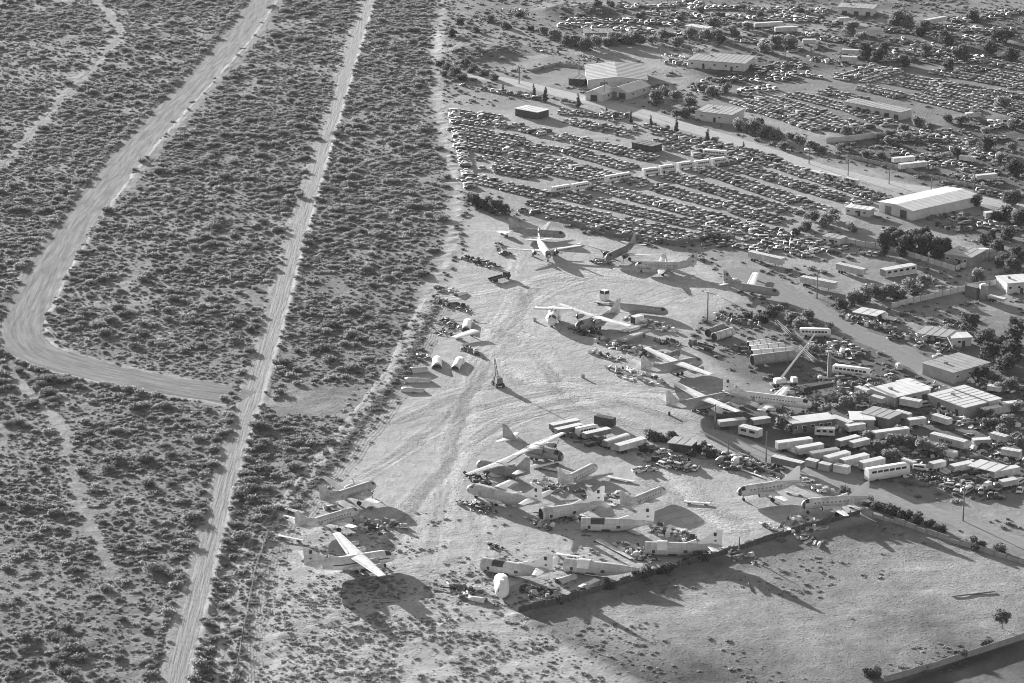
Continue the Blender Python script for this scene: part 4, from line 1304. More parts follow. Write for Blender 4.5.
def aircraft(label, nose, tail, typ='twin', name='aircraft', skin='plane', wing_skin=None, fin_skin=None, front=0.0, back=1.0,
             wings=(1, 1), stub=1.0, has_fin=True, has_tp=True, engines=True, props=True, gear=True, drop=0.0, windows=0, mark=True,
             pitch=0.0, L=None, ov=None, roof_gap=None, saddle=None, dih=None, nose_dark=False, stripe=False, missing_nac=(), roll=0.0):
    T = dict(TYPES[typ])
    T.update(ov or {})
    if L:
        k = L / T['L']
        T['L'] = L
        T['cr'] *= k ** .5; T['ct'] *= k ** .5
    zc = T['zc']
    a, b = G(*nose, zc), G(*tail, zc)
    d = a - b
    rz = math.atan2(d.y, d.x)
    mid = (a + b) / 2
    ux = Vector((math.cos(rz), math.sin(rz), 0))
    # origin lies .45 L behind the nose; the given ends may be a cut front
    org = a - ux * (T['L'] * (0.45 - front)) if front else mid + ux * (T['L'] * 0.05)
    org.z = gz(org.x, org.y) - drop
    root = thing(name, label, 'aircraft', org, rz, 'aircraft parked in the salvage yard')
    root.rotation_euler = (roll, -pitch, rz)
    B = Body(T)
    ms = M[skin]; mw = M[wing_skin or skin]; mf = M[fin_skin or skin]
    # fuselage
    ts = sorted(set([front + (back - front) * k / 26 for k in range(27)] + [max(front, T['tn'] * q) for q in (.04, .12, .25, .45, .7)]))
    mb = MB()
    rings = [B.ring(t) for t in ts]
    mb.loft(rings, 0, front <= 0, back >= 1, True)
    if front > 0:      # open end: lip, then a dark hold
        mb.loft([B.ring(front, f=.999), B.ring(front, f=.93)], 0, False, False)
        mb.loft([B.ring(front, f=.93), B.ring(front + .06, f=.93), B.ring(front + .14, f=.92)], 1, False, True)
    if back < 1:
        mb.loft([B.ring(back, f=.93), B.ring(back, f=.999)], 0, False, False)
        mb.loft([B.ring(back - .14, f=.92), B.ring(back - .06, f=.93), B.ring(back, f=.93)], 1, True, False)
    fus = mb.build('fuselage', [ms, M['dark']], root)
    # details laid on the skin
    if front <= 0:
        mb = MB(); B.patch(mb, T['tn'] * .34, T['tn'] * .72, 28, 82, na=4); B.patch(mb, T['tn'] * .34, T['tn'] * .72, 98, 152, na=4)
        mb.build('cockpit_window', M['glass'], root)
        if nose_dark:
            mb = MB(); B.patch(mb, 0.002, T['tn'] * .3, -180, 180, na=16, off=.02)
            mb.build('nose_cone', M['dark'], root)
    if windows:
        mb = MB()
        for k in range(windows):
            t = .17 + (.66 - .17) * k / (windows - 1)
            if front < t < back:
                for s in (1, -1):
                    B.patch(mb, t, t + .5 / T['L'], 90 - s * 78, 90 - s * 66, nt=1, na=1)
        mb.build('cabin_window', M['glass'], root)
    if stripe:
        mb = MB()
        for s in (1, -1):
            B.patch(mb, max(front, .08), .7, 90 - s * 92, 90 - s * 83, nt=14, na=1, off=.02)
        mb.build('fuselage_stripe', M['dark'], root)
    mb = MB()                                    # cargo or cabin door, dark panel gaps
    td = .62 if typ in ('twin', 'four') else .2
    if front < td < back - .1:
        for s in (1, -1):
            B.patch(mb, td, td + 1.2 / T['L'], 90 - s * 118, 90 - s * 74, nt=1, na=3)
        mb.build('door', M['grey'] if skin != 'grey' else M['midgrey'], root)
    if front > 0:                                # hatches and wheel bays left open by the scrappers
        mb = MB()
        for (t0, t1, a0, a1) in ((front + .07, front + .10, 172, 200), (.47, .56, 205, 232), (.62, .66, 170, 195), (.30, .33, 205, 222)):
            if t0 > front:
                for s in (0, 1):
                    B.patch(mb, t0, t1, a0 if not s else 180 - a1, a1 if not s else 180 - a0, nt=2, na=3, off=.03)
        mb.build('open_hatch', M['dark'], root)
        mb = MB()
        B.patch(mb, front + .02, front + .06, -40, 220, nt=1, na=16, off=.02)
        mb.build('bare_metal_band', M['alu'], root)
    if roof_gap:
        mb = MB(); B.patch(mb, roof_gap[0], roof_gap[1], 20, 160, nt=3, na=8, off=.05)
        mb.build('roof_opening', M['dark'], root)
    if saddle:
        mb = MB()
        t0, t1 = saddle
        R0 = [B.pt(t0, q, .35) for q in range(10, 171, 16)]; R1 = [B.pt(t1, q, .35) for q in range(10, 171, 16)]
        R0b = [B.pt(t0, q, .02) for q in range(170, 9, -16)]; R1b = [B.pt(t1, q, .02) for q in range(170, 9, -16)]
        mb.loft([R0 + R0b, R1 + R1b], 0, True, True, False)
        mb.build('wing_box', M['white'], root)
    # wings
    hs = T['span'] / 2
    xw = T['L'] * (0.45 - T['wx']) + T['cr'] * .35
    z0 = zc + T['wz']
    dh = T['dih'] if dih is None else dih
    for side, w in ((1, wings[0]), (-1, wings[1])):
        if not w:
            continue
        sp = hs * w * stub
        fr = sp / hs
        y0 = side * T['rw'] * (.55 if T['wz'] < 1 else .2)
        mb = MB()
        foil(mb, (xw, y0, z0), T['cr'], (xw - T['swp'] * fr, side * sp, z0 + sp * dh), T['cr'] + (T['ct'] - T['cr']) * fr, .14, (0, 0, 1))
        wg = mb.build('wing', mw, root)
        mb = MB()                                # flap line
        c0 = T['cr']; c1 = T['cr'] + (T['ct'] - T['cr']) * fr
        foil(mb, (xw - c0 * .74, side * (T['rw'] + .3), z0 + .02 + (T['rw']) * dh), c0 * .24, (xw - T['swp'] * fr * .9 - c1 * .74, side * sp * .9, z0 + .02 + sp * .9 * dh), c1 * .24, .30, (0, 0, 1))
        mb.build('flap', M['alu'] if skin != 'alu' else M['grey'], wg)
        if engines:
            for i, e in enumerate(T['eng']):
                if e * hs > sp or (side, i) in missing_nac:
                    continue
                ye = side * e * hs; ze = z0 + abs(ye) * dh + (-.1 if T['wz'] < 1 else -.35)
                xe = xw - T['swp'] * e
                mb = MB()
                prof = [(1.0, .70), (.92, .96), (.6, 1.0), (.2, .92), (-.25, .62), (-.62, .16)]
                rr = [[(xe + T['el'] * .55 * p, ye + T['er'] * q * math.cos(2 * math.pi * k / 12), ze + T['er'] * q * math.sin(2 * math.pi * k / 12)) for k in range(12)] for p, q in prof]
                mb.loft(rr, 0, False, True)
                mb.loft([[(x_ - .35, ye + (y_ - ye) * .9, ze + (z_ - ze) * .9) for x_, y_, z_ in rr[0]], rr[0]], 1, True, False)
                en = mb.build('engine', [M['alu'] if skin in ('planewhite', 'plane') else ms, M['dark']], root)
                if props:
                    mb = MB()
                    xp = xe + T['el'] * .6
                    a0 = RND.random() * 2
                    mb.cyl((xp - .2, ye, ze), (xp + .35, ye, ze), .25, .08, 8)
                    for k in range(3 if T['er'] > .8 else 4):
                        an = a0 + 2 * math.pi * k / (3 if T['er'] > .8 else 4)
                        dy, dz = math.cos(an), math.sin(an)
                        mb.box((xp, ye + dy * 1.05, ze + dz * 1.05), (.08, .24, 2.0), 0, 0, rx=an - math.pi / 2)
                    mb.build('propeller', M['dark'], en)
    # tail
    xt = T['L'] * (0.45 - 1.0)
    xr, zr, wr, hr = B.c(.93)
    if has_fin and back >= 1:
        fh, tipc, rootc, sw = T['fin']
        mb = MB()
        zb = B.c(.84)[1] + B.c(.84)[3] * .55
        foil(mb, (xt + rootc + .2, 0, zb), rootc, (xt + tipc - .1, 0, zb + fh), tipc, .10, (0, 1, 0))
        mb.prism([(xt + rootc + 3.4, B.c(.76)[1] + B.c(.76)[3] * .82), (xt + rootc - .5, zb + fh * .36), (xt + rootc - 1.0, zb)], 'y', -.13, .13)
        fn = mb.build('tail_fin', mf, root)
        mb = MB()
        f2 = .9
        foil(mb, (xt + rootc * .36 + .1, 0, zb + .25), rootc * .34 + .12, (xt + tipc * .40 - .05, 0, zb + fh * f2), tipc * .36 + .1, .20, (0, 1, 0))
        mb.build('rudder', mf, fn)
        if mark:
            mb = MB()
            zm = zb + fh * .70; xm = xt + (rootc * .30 + tipc * .70) * .62
            mb.box((xm, 0, zm), (.8, .62, 1.0), 0, 0)
            mb.box((xm - .1, 0, zm - 1.9), (.6, .72, .4), 0, 0)
            mb.build('fin_marking', M['dark'], fn)
    if has_tp and back >= 1:
        ts_, tc0, tc1, tz = T['tp']
        for side, on in ((1, has_tp is True or has_tp[0]), (-1, has_tp is True or has_tp[1])):
            if not on:
                continue
            mb = MB()
            tz_ = zr + (hr * .9 + .2 if typ in ('lifter', 'provider') else .1)
            foil(mb, (xt + tc0 + .9, side * .12, tz_), tc0, (xt + tc1 + .9, side * ts_ / 2, tz_ + .04 * ts_), tc1, .11, (0, 0, 1))
            mb.build('tailplane', mw, root)
    # undercarriage
    if gear:
        if T['gear'] == 'tri':
            spots = [(T['L'] * .45 - T['L'] * .10, 0, zc - T['rh'] * .7, .42)] + [(xw - T['cr'] * .55, s * T['eng'][0] * hs, z0, .62) for s in (1, -1)]
            for (x, y, zt, r) in spots:
                mb = MB()
                mb.cyl((x, y, zt), (x, y, r + drop), .14, .12, 6)
                for q in (-.28, .28):
                    mb.cyl((x, y + q - .14, r + drop), (x, y + q + .14, r + drop), r, r, 12, 1)
                mb.build('landing_gear', [M['alu'], M['black']], root)
        else:
            for s in (1, -1):
                mb = MB()
                y = s * (T['rw'] + .15)
                prof = [(3.2, .2), (2.6, .75), (1.2, 1.0), (-1.4, 1.0), (-2.8, .7), (-3.6, .15)]
                rr = [[(xw - T['cr'] * .45 + p, y + .6 * q * math.cos(2 * math.pi * k / 10), zc - T['rh'] * .62 + .7 * q * math.sin(2 * math.pi * k / 10)) for k in range(10)] for p, q in prof]
                mb.loft(rr)
                g = mb.build('gear_fairing', ms, root)
                mb = MB()
                for q in (.9, -.9):
                    mb.cyl((xw - T['cr'] * .45 + q, y - .2, .55 + drop), (xw - T['cr'] * .45 + q, y + .2, .55 + drop), .55, .55, 12)
                mb.build('wheel', M['black'], g)
    if typ in ('lifter', 'provider') and front <= 0 and gear:
        mb = MB(); x = T['L'] * .45 - T['L'] * .12
        mb.cyl((x, -.45, .45 + drop), (x, .45, .45 + drop), .45, .45, 10)
        mb.build('nose_wheel', M['black'], root)
    return root


ACFT = []
def AC(*a, **k):
    r = aircraft(*a, **k); ACFT.append(r); return r


# by the western fence
AC('white four-engined airliner with spread wings, nearest the camera beside the wire fence', (395, 555), (304, 569), 'lifter', skin='planewhite', stripe=True, engines=True, props=False, L=27.5, ov=dict(wz=1.6, zc=3.0, rw=1.9, rh=1.95, span=37.0))
AC('silver airliner with a dropped wing between the white four-engined airliner and the dark twin', (352, 512.5), (302, 527), 'twin', skin='plane', wings=(.35, .8), props=False, windows=12, missing_nac=((1, 0),), mark=False)
AC('small grey twin-engined transport resting tail down, farthest of three beside the wire fence', (372, 487), (325, 499), 'twin', L=20.5, skin='alu', props=True, pitch=.06, mark=False)
# northern cluster
AC('white twin-engined airliner facing the camera at the north edge of the yard', (550, 257), (537, 239), 'twin', skin='planewhite', wings=(1, 1), nose_dark=True)
AC('grey stripped airliner lying behind the white airliner at the north edge', (558, 233), (516, 230), 'twin', skin='planegrey', wing_skin='plane', nose_dark=False, gear=False, drop=.6, engines=False, mark=False)
AC('dark big-winged twin transport facing the camera beside the car rows', (608, 257), (634, 245), 'twin', skin='planedark', wing_skin='plane', fin_skin='planegrey', L=23.0, mark=False)
AC('pale propeller airliner seen from its left side below the lowest car row', (635, 264.5), (697, 266), 'twin', skin='plane', windows=11, props=True)
AC('dark grey wingless transport beside a broad white wing, near the long trailers', (779, 292), (724, 283), 'twin', skin='planegrey', wing_skin='planewhite', wings=(0, 0), gear=False, drop=.5, engines=False, fin_skin='planegrey')
# middle cluster
AC('pale stub-winged cargo nose section facing the camera alone in the middle of the yard', (551, 322), (557, 303), 'lifter', skin='planewhite', wings=(.34, .34), back=.6, L=24.0, engines=False, has_tp=False, gear=True)
AC('grey high-winged transport with a long white wing in the middle of the yard', (577, 326), (619, 315), 'provider', skin='planegrey', wing_skin='planewhite', fin_skin='plane', L=22.0, mark=False, nose_dark=True, ov=dict(span=37.0, ct=2.4))
AC('dark finless fuselage with a pale nose beyond the crossed-wing transport', (664, 309), (612, 303), 'twin', skin='planegrey', wings=(0, 0), has_fin=False, has_tp=False, gear=False, drop=1.0, nose_dark=False)
AC('grey four-engined transport with broad white wings, farther of two by the east lane', (705, 360), (638, 374), 'lifter', skin='planegrey', wing_skin='planewhite', L=26.0, engines=True, props=False, mark=False, fin_skin='plane', ov=dict(wz=1.3, zc=3.0, rw=1.8, rh=1.9, span=37.0, fin=(4.8, 1.5, 5.6, 2.0)))
AC('grey four-engined transport with broad white wings, nearer of two by the east lane', (731, 396), (666, 409), 'lifter', skin='planegrey', wing_skin='planewhite', L=26.0, engines=True, props=False, mark=False, fin_skin='plane', ov=dict(wz=1.3, zc=3.0, rw=1.8, rh=1.9, span=37.0, fin=(4.8, 1.5, 5.6, 2.0)))
AC('long white airliner with a row of cabin windows beside the parked vans', (810, 404), (725, 393), 'four', skin='planewhite', L=31.0, windows=16, stub=.75, gear=True, props=False)
# southern cluster
AC('high-winged twin cargo plane with a tall dark fin facing the trailers', (561, 456), (505, 443), 'provider', skin='planegrey', wing_skin='planewhite', nose_dark=True, mark=False, props=True, ov=dict(span=27.0))
AC('high-winged grey transport with its nose to the open yard, west edge of the southern cluster', (481, 462), (526, 474), 'provider', skin='planegrey', wing_skin='planewhite', L=21.0, ov=dict(span=30.0), engines=False, nose_dark=False, gear=False, drop=.7, mark=False)
AC('grey four-engined type airlifter stripped of its outer wings, whole nose towards the open yard', (472, 488), (537, 505), 'lifter', skin='plane', fin_skin='finwhite', wings=(0, .38), L=28.0, engines=False, nose_dark=True)
AC('pale airliner hull nose up to the dirt lane behind the grey airlifters', (594, 466), (560, 483), 'twin', skin='plane', wings=(.6, .3), L=21.5, engines=False, windows=10, gear=False, drop=.4, mark=False)
AC('noseless airlifter hull with a sunlit fin and one tailplane, among loose wing panels', (541, 513), (592, 506), 'lifter', skin='plane', fin_skin='finwhite', front=.3, wings=(0, 0), engines=False, gear=False, drop=.5)
AC('pale airliner hull beside the lone white wing panel lying on the sand', (661, 490), (624, 505), 'twin', skin='plane', wings=(.35, .3), L=21.5, engines=False, windows=10, gear=False, drop=.4, mark=False)
AC('noseless airlifter hull with a dark roof opening and tall pale fin', (581, 522), (663, 524), 'lifter', skin='plane', fin_skin='finwhite', front=.26, wings=(0, 0), engines=False, gear=False, drop=.6, roof_gap=(.36, .50), has_tp=(False, True))
AC('noseless airlifter hull with a white wing box, nearest the field fence', (645, 546), (728, 548), 'lifter', skin='plane', fin_skin='finwhite', front=.24, wings=(0, 0), engines=False, gear=False, drop=.6, saddle=(.36, .46), has_tp=(True, False))
AC('noseless airlifter hull with a gaping roof beside the white cockpit section', (483, 562), (549, 573), 'lifter', skin='plane', fin_skin='finwhite', front=.26, wings=(0, 0), engines=False, gear=False, drop=.6, roof_gap=(.38, .50))
AC('finless airlifter hull lying along the field fence', (565, 563), (633, 571), 'lifter', skin='plane', fin_skin='finwhite', front=.24, wings=(0, 0), engines=False, gear=False, drop=.6, has_fin=False, has_tp=False, roof_gap=None, saddle=(.38, .5))
# eastern pair
AC('propeller airliner with a tall white fin, left of the pair by the lane', (744, 491), (793, 484), 'twin', skin='plane', L=21.0, fin_skin='finwhite', ov=dict(fin=(4.6, 1.2, 7.3, 1.8), rw=1.6, rh=1.7, zc=3.1), wings=(1, 0), windows=9, nose_dark=True, props=False, mark=False)
AC('propeller airliner with a tall white fin, right of the pair by the lane', (803, 504), (867, 499), 'twin', skin='plane', L=21.0, fin_skin='finwhite', ov=dict(fin=(4.6, 1.2, 7.3, 1.8), rw=1.6, rh=1.7, zc=3.1), wings=(1, 0), windows=9, nose_dark=True, props=False, mark=False)


def panel(label, a, b, c0, c1, skin='planewhite', z=0.45, tilt=0.0, name='wing_panel', thick=.16):
    """a loose wing lying on the ground from picture spot a (root) to b (tip)"""
    A, Bp = G(*a), G(*b)
    d = Bp - A
    rz = math.atan2(d.y, d.x)
    ln = d.length
    o = thing(name, label, 'wing', (A.x, A.y, gz(A.x, A.y)), rz - math.pi / 2, 'loose wings and tail surfaces')
    mb = MB()
    foil(mb, (c0 / 2, 0, z), c0, (c1 / 2, ln, z + tilt), c1, thick, (0, 0, 1))
    mb.build('skin', M[skin], o)
    mb = MB()
    foil(mb, (c0 / 2 - c0 * .74, ln * .1, z + .03), c0 * .25, (c1 / 2 - c1 * .74, ln * .92, z + .03 + tilt * .9), c1 * .25, .34, (0, 0, 1))
    mb.build('aileron', M['alu'], o)
    mb = MB()
    for q in (.15, .8):
        mb.box((0, ln * q, z / 2 - .05), (1.2, .3, z), 0, 0)
    mb.build('timber_block', M['wood'], o)
    return o


panel('lone white wing panel lying on the sand east of the southern cluster', (684, 503), (710, 505), 2.4, 1.8)
panel('white wing panel lying between two pale airliner hulls', (607, 478), (634, 483), 2.6, 1.6)
panel('thin pale wing panel lying behind the high-winged grey transport', (532, 466), (563, 473), 2.6, 1.6, 'plane')
panel('long thin wing lying beside the fence at the bottom, pointing at the shrubs', (598, 541), (632, 560), 2.2, 1.2, 'plane')
panel('white tail surface lying beneath the fin of the noseless airlifter', (655, 527), (664, 531), 2.8, 1.6)
panel('pale wing standing root up west of the north airliner', (501, 234), (508, 238), 4.0, 2.2, 'white', 1.0, .8)
panel('white tapered wing panel leaning on the south edge of the scrap row', (454, 341), (476, 335), 3.2, 5.0, 'white', 1.2, .4)
panel('long grey wing spar lying behind the tapered white panels', (442, 318), (482, 321), 1.0, .7, 'alu', .5, 0)
panel('white slat lying in front of the east pair of airliners', (785, 493), (803, 496), 1.2, .9)
panel('white slat lying under the tail of the right-hand airliner', (848, 507), (864, 510), 1.2, .9)
panel('pale outer wing lying behind the white airliner in the north', (566, 249), (581, 244), 2.2, 1.4)
panel('pale wing panel lying at the north edge beside the parked cars', (519, 236), (545, 230), 3.0, 1.8, 'plane')
panel('pale wing panel lying across the scrap in the middle of the yard', (622, 333), (655, 322), 3.2, 1.8, 'plane')
panel('grey wing panel propped beyond the four-engined transports', (620, 345), (650, 336), 4.5, 3.0, 'planegrey', 1.6, .6)
panel('silver wing panel lying beneath the finless dark fuselage', (595, 303), (616, 306), 2.5, 2.0, 'plane', .5)
panel('pale tail surface lying left of the silver airliner', (303, 516), (286, 511), 2.4, 1.4, 'plane', .9)
panel('white tail surface lying near the wire fence left of the silver airliner', (301, 523), (284, 518), 2.2, 1.2, 'white', .8)
panel('narrow white wing lying behind the tail of the white four-engined airliner', (278, 538), (303, 543), 1.5, 1.0, 'white', .7)
panel('pale tapered panel leaning at the south edge by the field fence', (580, 590), (597, 583), 2.0, 2.6, 'white', .8, .3)
panel('pale wing panel lying along the lane beyond the left-hand airliner', (762, 478), (716, 462), 1.0, .8, 'white', .35)


panel('white wing panel lying across the debris behind the roof-open airlifter hull', (588, 501), (616, 507), 3.0, 2.0)
panel('pale wing panel leaning at the bow of the pale airliner hull behind the airlifters', (533, 471), (563, 464), 2.0, 1.2, 'white', 1.2)
panel('pale wing panel lying right of the roof-open hull among debris', (668, 527), (690, 534), 2.4, 1.8, 'plane')
panel('white flap lying in front of the tail of the noseless hull with one tailplane', (577, 514), (590, 520), 1.8, 1.2)
panel('grey wing panel lying in shade left of the white-boxed hull', (620, 528), (640, 536), 2.6, 1.6, 'alu')
panel('white slab wing on edge behind the gaping airlifter hull', (556, 557), (580, 560), 2.2, 1.6, 'white', .9)


panel('broad white wing with a rounded tip lying behind the dark wingless transport', (750, 291), (756, 277), 3.6, 2.8, 'planewhite', 1.6)


def shell(label, a, b, r0, r1, skin='planewhite', half=True, name='fuselage_section', z=0.0):
    """a cut piece of hull: an upside-down trough with a thick rim"""
    A, Bp = G(*a), G(*b)
    d = Bp - A
    rz = math.atan2(d.y, d.x)
    L = d.length
    o = thing(name, label, 'aircraft part', (A.x, A.y, gz(A.x, A.y)), rz, 'cut fuselage pieces')
    mb = MB()
    n = 12
    rings_o, rings_i = [], []
    for k in range(6):
        t = k / 5
        r = r0 + (r1 - r0) * t
        rings_o.append([(t * L, r * math.cos(math.pi * j / n), r * .95 * math.sin(math.pi * j / n) + z) for j in range(n + 1)])
        rings_i.append([(t * L, r * .93 * math.cos(math.pi * j / n), r * .88 * math.sin(math.pi * j / n) + z) for j in range(n, -1, -1)])
    mb.loft([p + q for p, q in zip(rings_o, rings_i)], 0, True, True, True)
    mb.build('hull_skin', M[skin], o)
    mb = MB()
    for k in (0, .33, .66, 1):
        r = (r0 + (r1 - r0) * k) * .96
        mb.loft([[(k * L * .96 + q, rr * math.cos(math.pi * j / 10), rr * .93 * math.sin(math.pi * j / 10) + z) for j in range(11)] + [(k * L * .96 + q, (rr - .15) * math.cos(math.pi * j / 10), (rr - .15) * .93 * math.sin(math.pi * j / 10) + z) for j in range(10, -1, -1)] for q, rr in ((0.02, r), (.14, r))], 0, True, True, False)
    mb.build('frame', M['alu'], o)
    return o


shell('white square-cut cowl lying left of a tapered cowl in the west scrap row', (437, 369), (437, 360), 1.9, 1.6)
shell('white tapered cowl lying right of the square-cut cowl in the west scrap row', (455, 370), (460, 361), 1.5, 1.7)
shell('white square cowl lying above the tapered white panel', (466, 331), (468, 322), 1.7, 1.6)
shell('pale hull trough lying nearest the fence corner, west scrap row', (402, 391), (424, 392), 1.4, 1.1, 'plane')
shell('pale hull trough lying behind the nearest trough, west scrap row', (405, 382), (431, 382), 1.5, 1.2, 'plane')
shell('pale hull trough standing tallest against the wire fence, west scrap row', (411, 373), (427, 371), 2.0, 1.5, 'alu')
shell('white cowl half lying on the small scrap heap below the yard', (469, 599), (486, 602), 1.0, 1.3)
shell('white cowl half lying upper left on the small scrap heap below the yard', (473, 590), (482, 590), 1.1, .8)
shell('silver hull barrel lying among scrap by the field fence', (558, 584), (575, 578), 1.5, 1.3, 'plane')
shell('silver trough leaning at the field fence beneath the finless hull', (583, 590), (596, 583), 1.2, 1.2, 'plane')
shell('white hull piece lying at the north-west edge of the yard', (473, 262), (485, 261), 1.2, .6)
shell('small white nacelle half lying in the west scrap row', (456, 296), (466, 293), 1.3, .8)

# severed cockpit standing on its cut, white
A = G(502, 596)
o = thing('cockpit_section', 'white severed cockpit section standing alone below the southern cluster', 'aircraft part', (A.x, A.y, gz(A.x, A.y)), head((502, 598), (500, 578))[0], None)
mb = MB()
rings = []
for x, rw, rh, zc in ((-3.2, .5, .5, 1.5), (-2.9, 1.2, 1.1, 1.6), (-2.2, 1.75, 1.5, 1.8), (-.8, 2.0, 1.9, 2.0), (.6, 2.05, 2.1, 2.1), (4.2, 2.05, 2.1, 2.1), (6.8, 2.05, 2.1, 2.1)):
    rings.append([(x, rw * math.cos(2 * math.pi * k / 16), zc + rh * math.sin(2 * math.pi * k / 16)) for k in range(16)])
mb.loft(rings, 0, True, True)
mb.build('hull_skin', M['white'], o)
mb = MB()
mb.box((-2.35, .75, 2.5), (.8, .9, .45), 0, 0, ry=-.9)
mb.build('cockpit_window', M['glass'], o)
mb = MB(); mb.box((1.0, 0, 4.3), (1.4, 1.6, .5), 0, 0, taper=.7)
mb.build('roof_hatch', M['white'], o)
# ------------------------------------------------------------------ cars
def car_mesh(name, kind, paint):
    """x forward, wheels on z=0"""
    mb = MB()
    L, W = dict(sedan=(5.4, 2.0), wagon=(5.4, 2.0), pickup=(5.4, 2.0), van=(5.1, 2.05), small=(4.5, 1.8))[kind]
    h0, h1 = .28, .86
    x = L / 2

    def sect(xx, w, za, zb, ww=None):
        ww = ww or w
        return [(xx, -w, za), (xx, w, za), (xx, w * 1.02, (za + zb) * .5), (xx, ww * .96, zb - .17), (xx, ww * .45, zb + .02), (xx, -ww * .45, zb + .02), (xx, -ww * .96, zb - .17), (xx, -w * 1.02, (za + zb) * .5)]
    w = W / 2
    if kind == 'van':
        mb.loft([sect(-x, w * .96, .35, 1.7), sect(-x + .15, w, .3, 1.9), sect(x * .45, w, .28, 1.9), sect(x * .62, w, .28, 1.78), sect(x * .84, w, .28, 1.1), sect(x, w * .93, .35, .85)], 0)
        mb.add([(-x + .5, w * 1.0 + .02, 1.15), (x * .58, w * 1.0 + .02, 1.15), (x * .48, w * .97 + .02, 1.7), (-x + .6, w * .97 + .02, 1.7)], [(0, 1, 2, 3)], 1)
        mb.add([(-x + .5, -w * 1.0 - .02, 1.15), (x * .58, -w * 1.0 - .02, 1.15), (x * .48, -w * .97 - .02, 1.7), (-x + .6, -w * .97 - .02, 1.7)], [(3, 2, 1, 0)], 1)
        mb.add([(x * .80 + .03, -w * .8, 1.24), (x * .80 + .03, w * .8, 1.24), (x * .65, w * .8, 1.74), (x * .65, -w * .8, 1.74)], [(0, 1, 2, 3)], 1)
    else:
        mb.loft([sect(-x, w * .92, .4, .74), sect(-x + .25, w, h0, h1), sect(-x * .45, w, h0, h1 + .04), sect(x * .35, w, h0, h1 + .03), sect(x - .35, w, h0, h1 - .08), sect(x, w * .90, .38, .62)], 0)
        cab = dict(sedan=(-1.75, -1.05, .35, 1.15), small=(-1.6, -1.15, .25, .95), wagon=(-2.3, -2.0, .35, 1.15), pickup=(-.55, -.45, .55, 1.25))[kind]
        z1 = 1.42 if kind != 'pickup' else 1.62
        lo = h1 + .02
        A = [(cab[0], -w * .93, lo), (cab[3], -w * .93, lo), (cab[3], w * .93, lo), (cab[0], w * .93, lo)]
        Bq = [(cab[1], -w * .76, z1), (cab[2], -w * .76, z1), (cab[2], w * .76, z1), (cab[1], w * .76, z1)]
        mb.add(A + Bq, [(0, 1, 5, 4), (1, 2, 6, 5), (2, 3, 7, 6), (3, 0, 4, 7)], 1)
        rs = lambda q, f: [(q, y * w, z1 + zz) for y, zz in ((-.80 * f, -.04), (-.62 * f, .07), (-.3 * f, .12), (.3 * f, .12), (.62 * f, .07), (.80 * f, -.04))]
        mb.loft([rs(cab[1] - .08, .92), rs(cab[1] + .12, 1), rs(cab[2] - .12, 1), rs(cab[2] + .08, .92)], 0, True, True)
        for s in (-1, 1):       # pillars
            for t in (0.02, .5, .98):
                p0 = Vector((cab[0] + (cab[3] - cab[0]) * t, s * w * .94, lo)); p1 = Vector((cab[1] + (cab[2] - cab[1]) * t, s * w * .77, z1))
                mb.cyl(p0, p1, .06, .05, 4, 0, False, False)
        if kind == 'pickup':
            mb.box((-1.6, 0, h1 + .06), (1.9, W * .72, .06), 0, 2)
            for s in (-1, 1):
                mb.box((-1.55, s * w * .9, h1 + .12), (2.0, .12, .26), 0, 0)
            mb.box((-x + .1, 0, h1 + .1), (.1, W * .9, .3), 0, 0)
    for sx in (-.31, .30):
        for s in (-1, 1):
            mb.cyl((L * sx, s * w * .82, .32), (L * sx, s * (w + .02), .32), .33, .33, 9, 2)
    mb.box((x + .02, 0, .48), (.14, W * .86, .16), 0, 3); mb.box((-x - .02, 0, .5), (.14, W * .86, .16), 0, 3)
    for s in (-1, 1):
        mb.box((x - .02, s * w * .68, .64), (.1, .36, .14), 0, 3)
    return mb.mesh(name, [paint, M['glass'], M['black'], M['alu']])


PAINT = dict(
    white=gm('white_car_paint', 0.68, 0.3, 0.3, 0.5, spec=.5, coat=.9),
    pale=gm('silver_car_paint', 0.42, 0.3, 0.3, 0.5, spec=.5, coat=.9),
    grey=gm('grey_car_paint', 0.17, 0.3, 0.35, 0.5, spec=.5, coat=.9),
    dark=gm('dark_car_paint', 0.05, 0.3, 0.4, 0.5, spec=.5, coat=.9))
CAR = {(k, c): car_mesh('car', k, PAINT[c]) for k in ('sedan', 'wagon', 'pickup', 'van', 'small') for c in PAINT}
KINDS = ['sedan'] * 5 + ['wagon'] * 2 + ['pickup'] * 2 + ['van'] + ['small'] * 2
COLS = ['white'] * 5 + ['pale'] * 4 + ['grey'] * 3 + ['dark'] * 3
WORD = dict(sedan='sedan', wagon='station wagon', pickup='pickup truck', van='van', small='small car')
SHADE = dict(white='white', pale='pale silver', grey='grey', dark='dark')
CARS = []      # (x, y, rz, kind, colour, where)


def row(a, b, where, double=True, pitch=3.3, skip=.08, jit=.10, wob=.3, face=None, gap=5.5):
    A, Bp = G(*a), G(*b)
    d = Bp - A
    L = d.length
    ux = d / L
    nn = Vector((-ux.y, ux.x, 0))
    base = math.atan2(nn.y, nn.x)
    for lane in ((-.5, .5) if double else (0,)):
        s = RND.random() * 1.5
        while s < L:
            if RND.random() > skip:
                p = A + ux * s + nn * (lane * gap + (RND.random() - .5) * wob * 2)
                flip = math.pi if (RND.random() < .5) else 0
                CARS.append((p.x, p.y, base + flip + (RND.random() - .5) * jit * 2, RND.choice(KINDS), RND.choice(COLS), where))
            elif RND.random() < .3:
                s += 2.5
            s += pitch * (.95 + .22 * RND.random())


